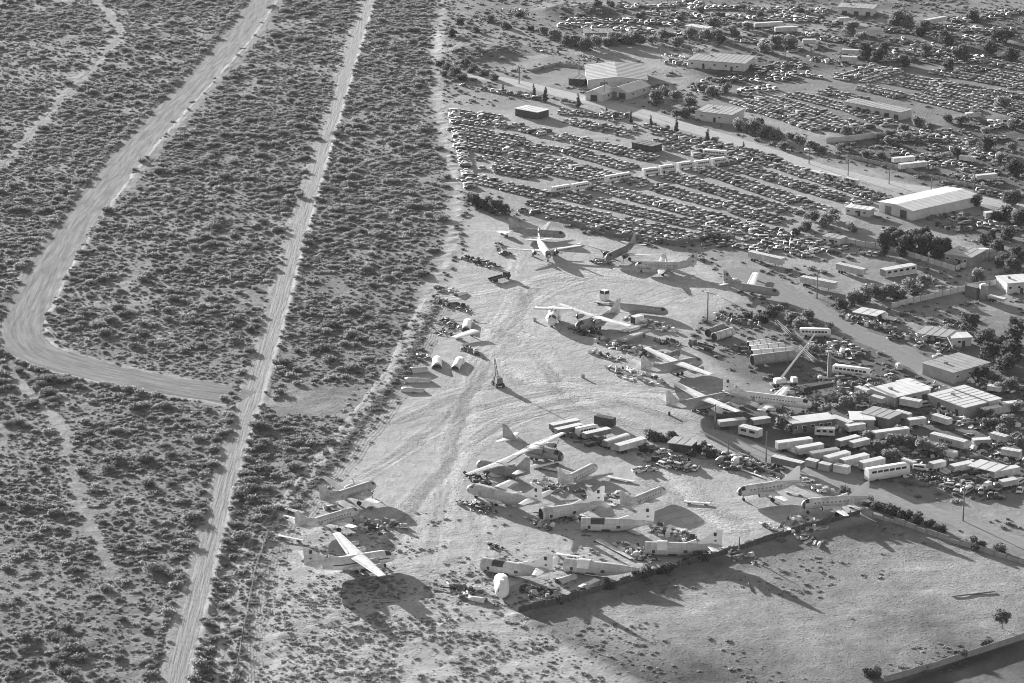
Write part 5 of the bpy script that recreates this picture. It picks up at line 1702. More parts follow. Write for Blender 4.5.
starts = [(525, 210), (531, 202), (557, 194), (592, 186), (628, 180), (664, 175), (702, 170), (727, 165), (762, 160)]
ends = [(667, 242), (694, 238), (729, 233), (755, 229), (780, 222), (801, 216), (824, 211), (866, 206), (884, 200)]
ordw = ['nearest the aircraft', 'second from the aircraft', 'third from the aircraft', 'fourth from the aircraft', 'fifth from the aircraft', 'sixth from the aircraft',
        'seventh from the aircraft', 'eighth from the aircraft', 'along the upper street']
for a, b, wd in zip(starts, ends, ordw):
    row(a, b, 'in the car row ' + wd)
for a, b in (((453, 113), (500, 119)), ((455, 121), (522, 128)), ((456, 129), (520, 141)), ((528, 130), (655, 160)), ((457, 137), (560, 152)), ((566, 150), (632, 169)),
             ((460, 146), (545, 160)), ((552, 160), (612, 178)), ((482, 158), (596, 180)), ((480, 167), (540, 178)), ((466, 178), (548, 197))):
    row(a, b, 'in the crowded west part of the car lot', True, 3.0, .12, .3, .7, gap=5.5)
for a, b in (((560, 112), (628, 118)), ((568, 121), (632, 136)), ((640, 128), (700, 142)), ((660, 140), (760, 165)), ((672, 148), (735, 164)), ((700, 142), (775, 160))):
    row(a, b, 'in the part of the car lot beside the upper street', True, 3.0, .18, .35, .8, gap=5.5)
row((454, 112), (470, 190), 'along the west edge of the car lot', False, 2.9, .1, .3, .5)
row((462, 86), (545, 101), 'along the street below the palm', False, 5.4, .25, 1.6, .4)
for a, b in (((668, 238), (730, 246)), ((735, 222), (800, 240)), ((738, 231), (812, 250)), ((750, 238), (815, 256)), ((742, 245), (770, 252)), ((800, 240), (840, 252))):
    row(a, b, 'in the jumble of cars below the end of the rows', True, 2.9, .22, .9, .9)
for a, b in (((738, 102), (822, 131)), ((754, 101), (846, 131)), ((770, 99), (866, 129)), ((793, 95), (845, 108)), ((846, 108), (892, 126)), ((822, 92), (862, 101)),
             ((862, 88), (905, 98)), ((910, 96), (978, 113)), ((928, 91), (1008, 112)), ((888, 82), (1022, 106)), ((902, 78), (1024, 99)), ((934, 72), (1026, 88)), ((962, 68), (1026, 80)), ((986, 62), (1026, 70)),
             ((858, 82), (900, 70)), ((742, 92), (775, 88)), ((840, 80), (880, 68))):
    row(a, b, 'in the upper right car lot', True, 3.0, .08, .15, .3)
for a, b, q in (((888, 30), (1000, 42), .4), ((920, 26), (1015, 32), .4), ((896, 40), (960, 52), .45), ((950, 22), (1020, 12), .4), ((570, 22), (680, 24), .45), ((640, 14), (840, 22), .45), ((690, 8), (830, 12), .45),
                ((560, 26), (640, 30), .5), ((746, 40), (800, 52), .5), ((805, 34), (870, 48), .5), ((880, 60), (980, 62), .5), ((700, 82), (800, 78), .4), ((690, 90), (760, 95), .4), ((730, 68), (800, 66), .6), ((760, 72), (840, 78), .5), ((620, 30), (690, 36), .4), ((700, 20), (780, 30), .4), ((780, 14), (840, 26), .4), ((870, 50), (960, 56), .4), ((960, 30), (1020, 36), .3), ((860, 66), (900, 72), .5), ((940, 60), (1000, 58), .4), ((620, 8), (700, 4), .4), ((930, 148), (1010, 160), .5), ((1000, 100), (1024, 120), .4), ((980, 190), (1022, 200), .5), ((940, 216), (1000, 228), .6),
                ((880, 140), (1010, 140), .6), ((890, 152), (1000, 176), .6), ((940, 134), (1020, 122), .6), ((668, 62), (720, 68), .5), ((985, 225), (1020, 232), .4), ((900, 132), (960, 138), .5)):
    row(a, b, 'scattered in the yards along the top', True, 3.0, q * .55, 1.1, 1.6)
for a, b, q in (((700, 452), (760, 475), .5), ((845, 398), (880, 410), .5), ((870, 446), (930, 462), .5), ((880, 440), (930, 452), .6), ((930, 455), (1000, 480), .55), ((940, 420), (1010, 436), .6), ((960, 440), (1018, 452), .55),
                ((985, 470), (1020, 500), .5), ((925, 404), (955, 412), .5), ((836, 375), (880, 390), .55), ((830, 345), (868, 356), .55), ((960, 372), (1018, 392), .6), ((950, 484), (1000, 496), .5)):
    row(a, b, 'dumped in the packed scrap yard by the trailers', True, 3.3, q, 1.3, 1.4)
CARS.append((*G(810, 153)[:2], E1, 'van', 'white', 'driving on the upper street'))
for x, y, k, c, w, rz in (
        (870, 255, 'sedan', 'white', 'parked below the pale solid fence', 1.2), (876, 256, 'sedan', 'pale', 'parked below the pale solid fence', 1.2),
        (890, 329, 'sedan', 'pale', 'beside the side street canopy', .3), (894, 339, 'pickup', 'dark', 'on the edge of the side street', .4), (920, 346, 'sedan', 'white', 'in front of the dark carport', 1.0),
        (938, 347, 'sedan', 'white', 'under the front of the dark carport', 1.2), (944, 352, 'small', 'grey', 'right of the dark carport front', .5), (940, 358, 'sedan', 'white', 'facing the flat grey-roofed building', .1),
        (928, 340, 'van', 'pale', 'under the dark carport', .9), (899, 369, 'van', 'pale', 'alone at the end of the side street', 1.6), (892, 378, 'sedan', 'white', 'left of the white-roofed warehouse', -.8),
        (921, 470, 'van', 'white', 'right of the white motor home', -.4), (740, 462, 'pickup', 'white', 'on the heap by the left-hand airliner', .3), (747, 463, 'pickup', 'white', 'second on the heap by the left-hand airliner', .3),
        (820, 489, 'sedan', 'white', 'between the two eastern airliners', .2), (826, 492, 'sedan', 'white', 'nearest between the two eastern airliners', .2), (806, 482, 'sedan', 'white', 'in the weeds right of the tall white fin', .3), (800, 480, 'small', 'white', 'in the weeds beside the tall white fin', .3),
        (640, 472, 'pickup', 'white', 'at the west end of the heap of wrecked vehicles', .4), (648, 471, 'pickup', 'pale', 'low in front of the heap of wrecked vehicles', .2), (664, 467, 'wagon', 'white', 'in the middle of the heap of wrecked vehicles', -.9),
        (671, 466, 'sedan', 'grey', 'right of the white wagon on the heap of wrecked vehicles', -.9), (680, 468, 'wagon', 'pale', 'at the east side of the heap of wrecked vehicles', -.9), (695, 470, 'small', 'white', 'at the far east end of the heap of wrecked vehicles', 1.2),
        (664, 453, 'sedan', 'white', 'on top of the heap of wrecked vehicles', .4), (652, 449, 'wagon', 'grey', 'behind the heap of wrecked vehicles', .2), (646, 448, 'pickup', 'dark', 'behind the heap of wrecked vehicles beside the bush', .1),
        (620, 496, 'sedan', 'white', 'beside the pale airliner hull', .1), (958, 475, 'sedan', 'dark', 'left of the canopy on the right', .8), (966, 479, 'sedan', 'grey', 'in front of the canopy on the right', .2), (955, 483, 'pickup', 'dark', 'at the gravel edge on the right', .4),
        (975, 483, 'sedan', 'dark', 'beside the pale truck on the right', .9), (1012, 481, 'sedan', 'white', 'near the right edge below the trailer', .9), (1019, 484, 'van', 'white', 'at the right edge below the trailer', .9), (996, 498, 'pickup', 'dark', 'on the gravel beside the pale truck', -.3),
        (505, 254, 'small', 'dark', 'alone at the north-west edge of the yard', .4), (848, 372, 'sedan', 'white', 'beside the bus on the scrap', .4), (860, 377, 'sedan', 'white', 'nearest the bus on the scrap', -.4), (875, 392, 'pickup', 'white', 'left of the left warehouse', .2)):
    p = G(x, y)
    CARS.append((p.x, p.y, rz, k, c, w))

SINGLE_Y = sorted(c[1] for c in CARS)
cd = sorted(CARS, key=lambda c: c[1])
near, far = cd[:296], cd[296:]
for x, y, rz, k, c, w in near:
    o = bpy.data.objects.new('car' if k in ('sedan', 'wagon', 'small') else ('pickup_truck' if k == 'pickup' else 'van'), CAR[k, c])
    COL.objects.link(o)
    o.location = (x, y, gz(x, y)); o.rotation_euler = (0, 0, rz)
    lb = f'{SHADE[c]} {WORD[k]} {w}'
    tag(o, lb, {'pickup': 'pickup truck', 'van': 'van'}.get(k, 'car'), lb.replace(WORD[k], WORD[k] + 's'))
# the cars farther up: one mass
keys = list(CAR)
fx = np.array([c[0] for c in far]); fy = np.array([c[1] for c in far])
o = scatter('distant_cars', [CAR[k] for k in keys], fx, fy, np.ones(len(far)), np.array([keys.index((c[3], c[4])) for c in far]), np.array([c[2] for c in far]), 0.0)
tag(o, 'hundreds of parked and wrecked cars in the farther rows and yards', 'cars')
# ------------------------------------------------------------------ trailers, buses, trucks, tanks
def trailer(label, a, b, w=2.6, h=3.8, skin='white', roof=None, wheels=True, name='box_trailer', cat='trailer', group='box trailers and containers', lettering=False, base=None, rounded=False, windows=0, maxL=None):
    """box trailer whose roof centre line runs from picture spot a to b"""
    h *= .88; w *= .9; a = (a[0], a[1] + 1.1); b = (b[0], b[1] + 1.1)
    A, Bp = G(a[0], a[1], h), G(b[0], b[1], h)
    d = Bp - A
    rz = math.atan2(d.y, d.x); L = d.length
    if maxL and L > maxL:
        m = (A + Bp) / 2; A = m - d / L * maxL / 2; L = maxL
    o = thing(name, label, cat, (A.x, A.y, gz(A.x, A.y)), rz, group)
    b0 = (1.15 if wheels else .2) if base is None else base
    mb = MB()
    mb.box((L / 2, 0, (b0 + h) / 2), (L, w, h - b0))
    n = max(2, int(L / 1.2))
    for k in range(n + 1):
        x = .05 + (L - .1) * k / n
        for s in (-1, 1):
            mb.box((x, s * (w / 2 + .02), (b0 + h) / 2), (.07, .06, h - b0 - .1))
    mb.build('box', M['trailer' if skin == 'white' else skin], o)  # white boxes take the side colour with shade painted in
    mb = MB()
    if rounded:
        mb.prism([(-w / 2 - .02, h - .02), (w / 2 + .02, h - .02), (w * .36, h + .22), (-w * .36, h + .22)], 'x', -.03, L + .03)
    else:
        mb.box((L / 2, 0, h + .04), (L + .06, w + .08, .09))
    for k in range(1, n):
        mb.box((L * k / n, 0, h + (.24 if rounded else .10)), (.05, w * .7, .04))
    mb.build('roof', M[roof or ('roofw' if skin in ('white', 'plane', 'wallw') else skin)], o)
    mb = MB()
    for s in (-.5, .5):
        mb.box((-.05, s * w * .48, (b0 + h) / 2), (.08, w * .45, h - b0 - .25))
    mb.build('rear_door', M['grey'] if skin != 'grey' else M['midgrey'], o)
    if windows:
        for s in (-1, 1):
            for k in range(windows):
                mb = MB(); mb.box((L * (k + .6) / (windows + .2), s * (w / 2 + .06), h - (h - b0) * .35), (L / windows * .55, .06, .75)); mb.build('window', M['glass'], o)
    if wheels:
        mb = MB(); mb.box((L / 2, 0, b0 - .15), (L * .96, w * .4, .28)); mb.build('chassis', M['dark'], o)
        for x in (L * .08 + .5, L * .08 + 1.8):
            mb = MB()
            for s in (-1, 1):
                mb.cyl((x, s * w * .30, .5), (x, s * w * .48, .5), .5, .5, 10)
            mb.build('wheels', M['black'], o)
        mb = MB()
        for s in (-1, 1):
            mb.box((L * .82, s * w * .32, b0 / 2), (.18, .18, b0))
        mb.build('landing_leg', M['midgrey'], o)
    if lettering:
        mb = MB()
        for k in range(8):          # weathered lettering that cannot be read
            if k == 3: continue
            mb.box((L * .30 + k * .62, -w / 2 - .06, b0 + (h - b0) * .5), (.36, .05, .55 + .2 * ((k * 7) % 3)), 0)
        mb.build('faded_lettering', M['dark'], o)
    return o


def bus(label, a, b, w=2.6, h=3.1, skin='white', name='bus', cat='bus', n=8):
    A, Bp = G(a[0], a[1], h), G(b[0], b[1], h)
    d = Bp - A
    rz = math.atan2(d.y, d.x); L = d.length
    o = thing(name, label, cat, (A.x, A.y, gz(A.x, A.y)), rz, 'old buses and motor homes')
    mb = MB()
    sec = lambda x, f, hh: [(x, -w / 2 * f, .5), (x, w / 2 * f, .5), (x, w / 2 * f, hh - .35), (x, w / 2 * f * .8, hh), (x, -w / 2 * f * .8, hh), (x, -w / 2 * f, hh - .35)]
    mb.loft([sec(0, .96, h - .15), sec(.25, 1, h), sec(L - 1.0, 1, h), sec(L - .2, .98, h - .3), sec(L, .93, h - .6)], 0)
    mb.build('body', M[skin], o)
    for s in (-1, 1):
        for k in range(n):
            g = MB(); x = .7 + (L - 1.9) * (k + .5) / n
            g.box((x, s * (w / 2 + .005), h - .85), ((L - 1.9) / n * .78, .05, .7)); g.build('window', M['glass'], o)
    g = MB(); g.box((L - .03, 0, h - 1.0), (.12, w * .8, .8)); g.build('windscreen', M['glass'], o)
    for x in (L * .2, L * .8):
        mb = MB()
        for s in (-1, 1):
            mb.cyl((x, s * w * .36, .48), (x, s * w * .51, .48), .48, .48, 10)
        mb.build('wheels', M['black'], o)
    return o


W_ = 'wallw'
for args in (
    # around the north-east edge
    ('long pale trailer standing alone north-east of the yard, farther of two', (750, 249.5), (783, 257), 2.8, 4.0, 'plane'),
    ('long pale trailer standing alone north-east of the yard, nearer of two', (802, 275), (836, 281.5), 2.8, 4.0, 'plane'),
    ('white trailer left of the mobile home below the tall trees', (838, 262), (864, 268), 2.7, 3.9, 'white'),
    # middle row facing the cargo plane
    ('dark container standing at the back of the middle trailer row', (596, 414), (614, 417.5), 2.7, 3.2, 'dark'),
    ('white-roofed old trailer at the west end of the middle trailer row', (551, 423.5), (578, 418), 2.6, 3.4, 'grey', 'roofw'),
    ('white-roofed old trailer second from the west in the middle trailer row', (556, 428), (581, 422.5), 2.6, 3.2, 'midgrey', 'roofw'),
    ('flat-topped pale trailer in the centre of the middle trailer row', (584, 432), (609, 426.5), 2.6, 3.2, 'midgrey', 'roofw'),
    ('grey rounded trailer second from the east in the middle trailer row', (605, 440), (628, 433), 2.6, 3.3, 'grey', 'roofw'),
    ('clean white box trailer at the east end of the middle trailer row', (617, 444), (644, 436.5), 2.9, 3.4, 'white'),
    # behind the lane
    ('white-roofed trailer at the far west end of the lane trailers', (719, 420), (745, 417), 2.8, 3.2, 'grey', 'roofw'),
    ('white-roofed trailer second from the west end of the lane trailers', (752, 418), (769, 415.5), 2.8, 3.2, 'grey', 'roofw'),
    ('white trailer right of the long narrow shop', (832, 414), (851, 421), 2.8, 3.6, 'white'),
    ('white box body below the white trailer right of the long narrow shop', (847, 424), (864, 421.5), 2.8, 3.4, 'white'),
    ('white semi-trailer at the west of the slanted row along the lane', (777, 441), (811, 436.5), 2.7, 3.8, 'white'),
    ('dusty semi-trailer second from the west of the slanted row along the lane', (797, 446.5), (822, 442), 2.7, 3.7, 'plane'),
    ('grey-topped semi-trailer in the middle of the slanted row along the lane', (811, 451.5), (838, 447), 2.6, 3.6, 'grey', 'roofg'),
    ('bright white semi-trailer right of the grey-topped one in the slanted row', (826, 456), (848, 450), 2.8, 3.9, 'white'),
    ('dusty semi-trailer behind the white motor home in the slanted row', (842, 458.5), (867, 452.5), 2.7, 3.8, 'plane'),
    ('semi-trailer partly hidden at the east end of the slanted row', (861, 461), (883, 456), 2.7, 3.7, 'white'),
    ('long dark-sided trailer with a white roof beside the left-hand airliner', (773, 454.5), (803, 461.5), 2.6, 3.6, 'midgrey', 'roofw'),
    ('short grey box in front of the slanted row, left of three', (807, 457.5), (818, 460), 2.6, 2.6, 'grey', 'roofw'),
    ('short grey box in front of the slanted row, middle of three', (820, 461), (831, 463.5), 2.6, 2.6, 'grey', 'roofw'),
    ('short white box in front of the slanted row, right of three', (835, 462.5), (849, 465.5), 2.6, 2.9, 'white'),
    # round the warehouses
    ('white box trailer in front of the left warehouse', (901, 396.5), (921, 400), 2.8, 3.8, 'white'),
    ('long white trailer below the lean-to, between bushes', (874, 430.5), (908, 426), 2.7, 3.8, 'white'),
    ('long white trailer with faded lettering below the right warehouse', (932, 431.5), (966, 440), 2.8, 4.0, 'white'),
    ('shorter white trailer left of the lettered trailer', (919, 438.5), (937, 443), 2.8, 3.8, 'white'),
    ('dusty trailer between the two warehouses', (908, 418), (925, 416), 2.7, 3.4, 'plane'),
    ('white box left of the left warehouse', (872, 394), (884, 397), 2.6, 3.2, 'white'),
    ('white box trailer beyond the gravel, left of the canopy', (952, 464.5), (971, 460.5), 2.8, 3.4, 'white'),
    ('pale trailer below the canopy at the right edge', (992, 470), (1018, 465), 2.8, 3.6, 'plane'),
    ('pale container right of the right warehouse', (982, 408), (1000, 404.5), 2.8, 3.4, 'plane'),
    ('white container at the right edge beside the warehouse', (1001, 402), (1022, 400), 2.8, 3.6, 'white'),
    ('grey box right of the lettered trailer', (973, 438), (990, 437), 2.7, 3.0, 'grey', 'roofw'),
    ('pale flat trailer behind the goods tower at the right', (989, 294), (1005, 297.5), 2.4, 2.2, 'plane'),
    ('grey rounded box left of the white delivery van by the lane', (903, 457), (915, 461), 2.2, 2.4, 'plane'),
    ('dark flat-sided trailer beside the crane truck', (802, 386), (831, 380.5), 2.6, 3.0, 'dark'),
    ('small dusty box among junk left of the long white trailer', (851, 441), (868, 437), 2.6, 3.2, 'plane'),
    ('small white box right of the white delivery van by the lane', (931, 462), (944, 459), 2.6, 3.2, 'white'),
    ('dusty box in the bushes under the lettered trailer', (941, 447), (956, 451), 2.6, 3.2, 'plane'),
    ('white box at the right edge above the pale trailer', (1002, 447), (1021, 450), 2.6, 3.4, 'white'),
    ('white box right of the grey box by the lettered trailer', (992, 431), (1007, 435), 2.6, 3.4, 'white'),
    ('small white box between the bus on the scrap and the left warehouse', (857, 385), (868, 389), 2.6, 3.0, 'white'),
    ('grey-sided box in front of the left warehouse, under the white one', (896, 409), (910, 413), 2.6, 3.2, 'grey', 'roofw'),
    ('white box in front of the right warehouse', (934, 413), (950, 418), 2.6, 3.4, 'white'),
    ('dusty box at the right edge under the canopy', (1001, 480), (1016, 477), 2.6, 3.2, 'plane'),
    ('long grey-sided trailer behind the slanted row, beside the bushes', (838, 439), (858, 434), 2.6, 3.4, 'grey', 'roofw'),
    ('small white box right of the side street end', (903, 382), (914, 379), 2.4, 3.0, 'white'),
    ('small white box among trees at the right edge', (988, 384), (1002, 386), 2.4, 3.0, 'white'),
    # up the hill
    ('white trailer beside the upper street right of the barn', (985, 211), (1008, 209), 2.8, 3.8, 'white'),
    ('white trailer among scrap at the top, nearer of two', (775, 26), (797, 25), 2.8, 3.8, 'white'),
    ('pale trailer among scrap at the top, farther of two', (752, 22), (785, 20), 2.8, 3.6, 'plane'),
    ('pale trailer at the upper right, beside the track', (924, 19), (946, 15), 2.8, 3.8, 'white'),
    ('white trailer left of the dark trees at the upper right, nearer of two', (842, 55), (857, 56), 3.0, 4.0, 'white'),
    ('white trailer left of the dark trees at the upper right, farther of two', (842, 48), (860, 49), 2.8, 3.6, 'plane'),
    ('white trailer beside bushes north of the upper car lot', (803, 38), (816, 38), 2.8, 3.6, 'plane'),
    ('small white trailer at the top right of the tracks', (838, 17), (849, 16), 2.6, 3.4, 'white'),
    ('white trailer at the lane junction by the lower car rows', (893, 157), (914, 155), 2.8, 3.4, 'white'),
    ('white trailer right of the junction below the upper lot', (900, 163), (926, 160), 2.8, 3.6, 'white'),
    ('pale trailer at the right edge above the upper street', (960, 154), (975, 156), 2.8, 3.4, 'white'),
    ('pale trailer behind a low roof at the right edge', (976, 174), (996, 172), 2.8, 3.2, 'plane'),
    ('pale trailer at the right end of the upper car lot', (966, 112), (980, 111), 2.8, 3.4, 'white'),
):
    lab, a, b, w, h, sk = args[:6]
    rf = args[6] if len(args) > 6 else None
    trailer(lab, a, b, w, h, sk, rf, wheels=not ('container' in lab or 'box ' in lab and 'short' in lab), lettering='lettering' in lab, rounded='rounded' in lab,
            name='container' if 'container' in lab else 'box_trailer', cat='container' if 'container' in lab else 'trailer', maxL=16.0)

trailer('white mobile home with dark windows below the tall dark trees', (883, 268.5), (914, 263), 4.0, 3.6, 'white', 'roofw', False, 'mobile_home', 'mobile home', None, windows=5, base=.5)
trailer('boxy white camper with a flat roof beside the long narrow shop', (741, 424), (760, 428.5), 3.4, 3.6, 'white', 'roofw', True, 'camper', 'camper', None, windows=2, base=.7)
trailer('grey camper with windows in front of the long narrow shop', (815, 426), (835, 427), 2.8, 3.2, 'plane', 'roofg', True, 'camper', 'camper', None, windows=3, base=.7)
bus('big white motor home with a dark open side at the end of the slanted row', (867, 469), (908, 462.5), 3.0, 4.0, n=6, name='motor_home', cat='motor home')
bus('white old bus standing on the scrap left of the side street', (834, 364), (871, 369))
bus('pale bus perched on the scrap beside the conveyor trusses', (800, 328), (831, 329))
bus('white bus with sagging roof in the middle trailer row', (577, 428), (597, 424), skin='white', n=6)
for k, (a, b, lb) in enumerate((((553, 187), (571, 184), 'at the west end'), ((573, 184), (590, 181), 'second from the west end'), ((606, 176), (632, 171.5), 'third from the west end'), ((643, 169), (659, 167), 'in the middle'),
                                ((660, 166), (675, 164), 'right of the middle'), ((678, 163), (693, 161), 'third from the east end'), ((695, 161.5), (710, 159.5), 'second from the east end'), ((712, 159), (727, 157), 'at the east end'))):
    bus(f'white bus in the long line across the car lot, {lb}', a, b, n=6)
bus('white bus above the long line across the car lot', (704, 149), (728, 151.5), n=7)
for k, (a, b, lb) in enumerate((((812, 169), (822, 172), 'left of'), ((828, 172), (840, 175), 'beside'), ((846, 176), (858, 179), 'right of'))):
    trailer(f'white camper at the street edge of the car rows, {lb} the second pole', a, b, 2.4, 2.8, 'white', None, True, 'camper', 'camper', 'campers at the street edge', windows=2, base=.6)


def truck(label, a, b, skin='white', bed='dark', name='truck', h=2.6, load=None):
    A, Bp = G(a[0], a[1], 1.0), G(b[0], b[1], 1.0)
    d = Bp - A
    rz = math.atan2(d.y, d.x); L = max(6.0, d.length)
    o = thing(name, label, 'truck', (A.x, A.y, gz(A.x, A.y)), rz)
    mb = MB()
    mb.loft([[(x, -w, z0), (x, w, z0), (x, w, z1), (x, -w, z1)] for x, w, z0, z1 in ((L - 2.2, 1.15, .7, h), (L - .9, 1.15, .7, h), (L - .4, 1.15, .7, 1.6), (L, 1.05, .7, 1.45))], 0, True, True, False)
    mb.build('cab', M[skin], o)
    mb = MB(); mb.box((L - .62, 0, h - .45), (.5, 2.0, .7), ry=.5); mb.build('windscreen', M['glass'], o)
    mb = MB(); mb.box(((L - 2.4) / 2, 0, .85), (L - 2.4, 1.0, .3)); mb.build('chassis', M['dark'], o)
    mb = MB(); mb.box(((L - 2.5) / 2, 0, 1.15), (L - 2.6, 2.4, .2))
    for s in (-1, 1):
        mb.box(((L - 2.5) / 2, s * 1.15, 1.4), (L - 2.6, .1, .5))
    mb.build('bed', M[bed], o)
    for x in (L * .12 + .3, L * .12 + 1.5, L - 1.2):
        mb = MB()
        for s in (-1, 1):
            mb.cyl((x, s * .8, .5), (x, s * 1.18, .5), .5, .5, 10)
        mb.build('wheels', M['black'], o)
    return o


truck('dark flatbed truck parked nose out west of the tanks', (713, 349), (690, 343), 'midgrey', 'dark')
truck('small white truck right of the goods canopy by the side street', (896, 320), (885, 318), 'white', 'white', h=2.8)
truck('pale truck on the gravel by the canopy at the right', (1000, 490), (985, 486), 'white', 'grey')
truck('dark truck carrying engines in the north-west of the yard', (490, 280), (509, 275), 'dark', 'dark')
truck('dark truck in the shade left of the flat-topped trailer', (585, 444), (600, 440), 'dark', 'midgrey')


def tank(label, a, b, r, skin='plane', z=None):
    z = r + .3 if z is None else z
    A, Bp = G(a[0], a[1], z), G(b[0], b[1], z)
    d = Bp - A
    o = thing('steel_tank', label, 'tank', (A.x, A.y, gz(A.x, A.y)), math.atan2(d.y, d.x), 'long steel tanks lying in a row')
    L = d.length
    mb = MB()
    rings = [[(x, q * r * math.cos(2 * math.pi * k / 16), z + q * r * math.sin(2 * math.pi * k / 16)) for k in range(16)] for x, q in ((0, .94), (0.02, 1), (L * .33, 1), (L * .66, 1), (L - .3, 1), (L, .7))]
    mb.loft(rings, 0, False, True)
    mb.build('shell', M[skin], o)
    mb = MB(); mb.loft([[(x, .94 * r * math.cos(2 * math.pi * k / 16), z + .94 * r * math.sin(2 * math.pi * k / 16)) for k in range(16)] for x in (0.9, 0)], 0, True, False); mb.build('open_end', M['dark'], o)
    mb = MB()
    for k in (.2, .5, .8):
        mb.loft([[(L * k + dx, (r + .06) * math.cos(2 * math.pi * j / 16), z + (r + .06) * math.sin(2 * math.pi * j / 16)) for j in range(16)] for dx in (-.1, .1)], 0, True, True)
    mb.build('band', M['midgrey'], o)
    mb = MB()
    for k in (.2, .8):
        mb.box((L * k, 0, (z - r) / 2 + .05), (.6, r * 1.6, max(.3, z - r + .3)))
    mb.build('cradle', M['wood'], o)
    return o


tank('largest open-ended tank at the near side of the tank row', (752, 360), (795, 355), 1.9, 'grey')
tank('pale tank second from the near side of the tank row', (752, 353), (793, 350), 1.3, 'white')
tank('pale tank third from the near side of the tank row', (750, 348.5), (784, 345), 1.2, 'white')
tank('thin pale tank at the far side of the tank row', (748, 344), (770, 341), 1.0, 'white')
tank('open-ended tank with a dark mouth behind the flatbed truck, nearer', (714, 337), (733, 331), 1.5, 'plane')
tank('open-ended tank with a dark mouth behind the flatbed truck, farther', (708, 333), (723, 327), 1.5, 'midgrey')
tank('short dark tank lying by the farther grey transport', (668, 357), (678, 353), 1.3, 'midgrey')


def lattice(label, a, b, w=1.4, z=(1.0, 1.0), skin='plane', name='lattice_boom', cat='boom', lean=0):
    A, Bp = G(a[0], a[1], z[0]), G(b[0], b[1], z[1])
    o = thing(name, label, cat, A, 0)
    d = Bp - A; L = d.length
    ux = d.normalized(); sd = Vector((-ux.y, ux.x, 0)).normalized(); up = ux.cross(sd) * -1
    if up.z < 0: up = -up
    mb = MB(); n = max(3, int(L / w))
    cs = [sd * (w / 2) * p + up * (w / 2) * q for p, q in ((1, 1), (1, -1), (-1, -1), (-1, 1))]
    for c in cs:
        mb.cyl(c, c + d, .1, .1, 5)
    mb.build('chords', M[skin], o)
    mb = MB()
    for k in range(n):
        for i in range(4):
            p = cs[i] + d * (k / n); q = cs[(i + 1) % 4] + d * ((k + 1) / n)
            mb.cyl(p, q, .05, .05, 4, 0, False)
    mb.build('bracing', M[skin], o)
    return o


lattice('long grey lattice conveyor lying on the scrap, upper of two', (776, 321), (800, 343), .75, (.8, 1.2), 'dark')
lattice('long grey lattice conveyor lying on the scrap, lower of two', (800, 347), (826, 370), .75, (1.0, 1.0), 'dark')

# truck crane with a raised white boom
p = G(783, 386)
o = thing('truck_crane', 'white truck crane with a long raised boom beside the tanks', 'crane', (p.x, p.y, 0), .25)
mb = MB(); mb.box((0, 0, 1.0), (9.0, 2.4, .7)); mb.build('carrier', M['midgrey'], o)
mb = MB(); mb.box((3.9, 0, 2.0), (2.0, 2.4, 1.7), taper=.85); mb.build('cab', M['white'], o)
mb = MB(); mb.box((4.75, 0, 2.3), (.3, 1.9, .8)); mb.build('windscreen', M['glass'], o)
mb = MB(); mb.box((-1.0, 0, 2.1), (3.4, 2.3, 1.5)); mb.box((-2.6, 0, 2.0), (1.0, 2.5, 1.2)); mb.build('turret', M['white'], o)
foot = Vector((p.x, p.y, 2.8)) ; tip = G(817, 334, 15.0)
dloc = (tip - foot)
bx = Matrix.Rotation(-.25, 3, 'Z') @ dloc
mb = MB(); mb.cyl((-.6, .3, 2.8), Vector((-.6, .3, 2.8)) + bx * .55, .42, .36, 6, 0, True, False); mb.cyl(Vector((-.6, .3, 2.8)) + bx * .54, Vector((-.6, .3, 2.8)) + bx, .3, .24, 6, 0, True, False); mb.build('boom', M['white'], o)
for x in (-3.3, -2.1, 2.6, 3.8):
    mb = MB()
    for s in (-1, 1):
        mb.cyl((x, s * .8, .55), (x, s * 1.2, .55), .55, .55, 10)
    mb.build('wheels', M['black'], o)
# old dark crane alone in the middle of the yard
p = G(498, 386)
o = thing('yard_crane', 'old dark mobile crane with a short steep boom, alone in the middle of the yard', 'crane', (p.x, p.y, 0), 1.9)
mb = MB(); mb.box((0, 0, 1.1), (5.6, 2.3, .6)); mb.build('carrier', M['dark'], o)
mb = MB(); mb.box((-.8, 0, 2.4), (2.6, 2.2, 1.9), taper=.85); mb.build('housing', M['midgrey'], o)
mb = MB(); mb.box((1.5, .6, 2.1), (1.3, 1.0, 1.6), taper=.8); mb.build('cab', M['dark'], o)
mb = MB()
for s in (-.5, .5):
    mb.cyl((.8, s, 2.2), (3.6, s * .3, 8.6), .12, .1, 5)
for k in range(6):
    t0, t1 = k / 6, (k + 1) / 6
    s0 = 1 if k % 2 else -1
    mb.cyl((.8 + 2.8 * t0, s0 * (.5 - .35 * t0), 2.2 + 6.4 * t0), (.8 + 2.8 * t1, -s0 * (.5 - .35 * t1), 2.2 + 6.4 * t1), .07, .07, 4)
mb.cyl((-.8, 0, 3.3), (3.6, 0, 8.6), .04, .04, 4)
mb.build('boom', M['dark'], o)
for x in (-2.0, 2.0):
    for s in (-1, 1):
        mb = MB(); mb.cyl((x, s * 1.0, .7), (x, s * 1.5, .7), .75, .75, 12); mb.build('wheel', M['black'], o)
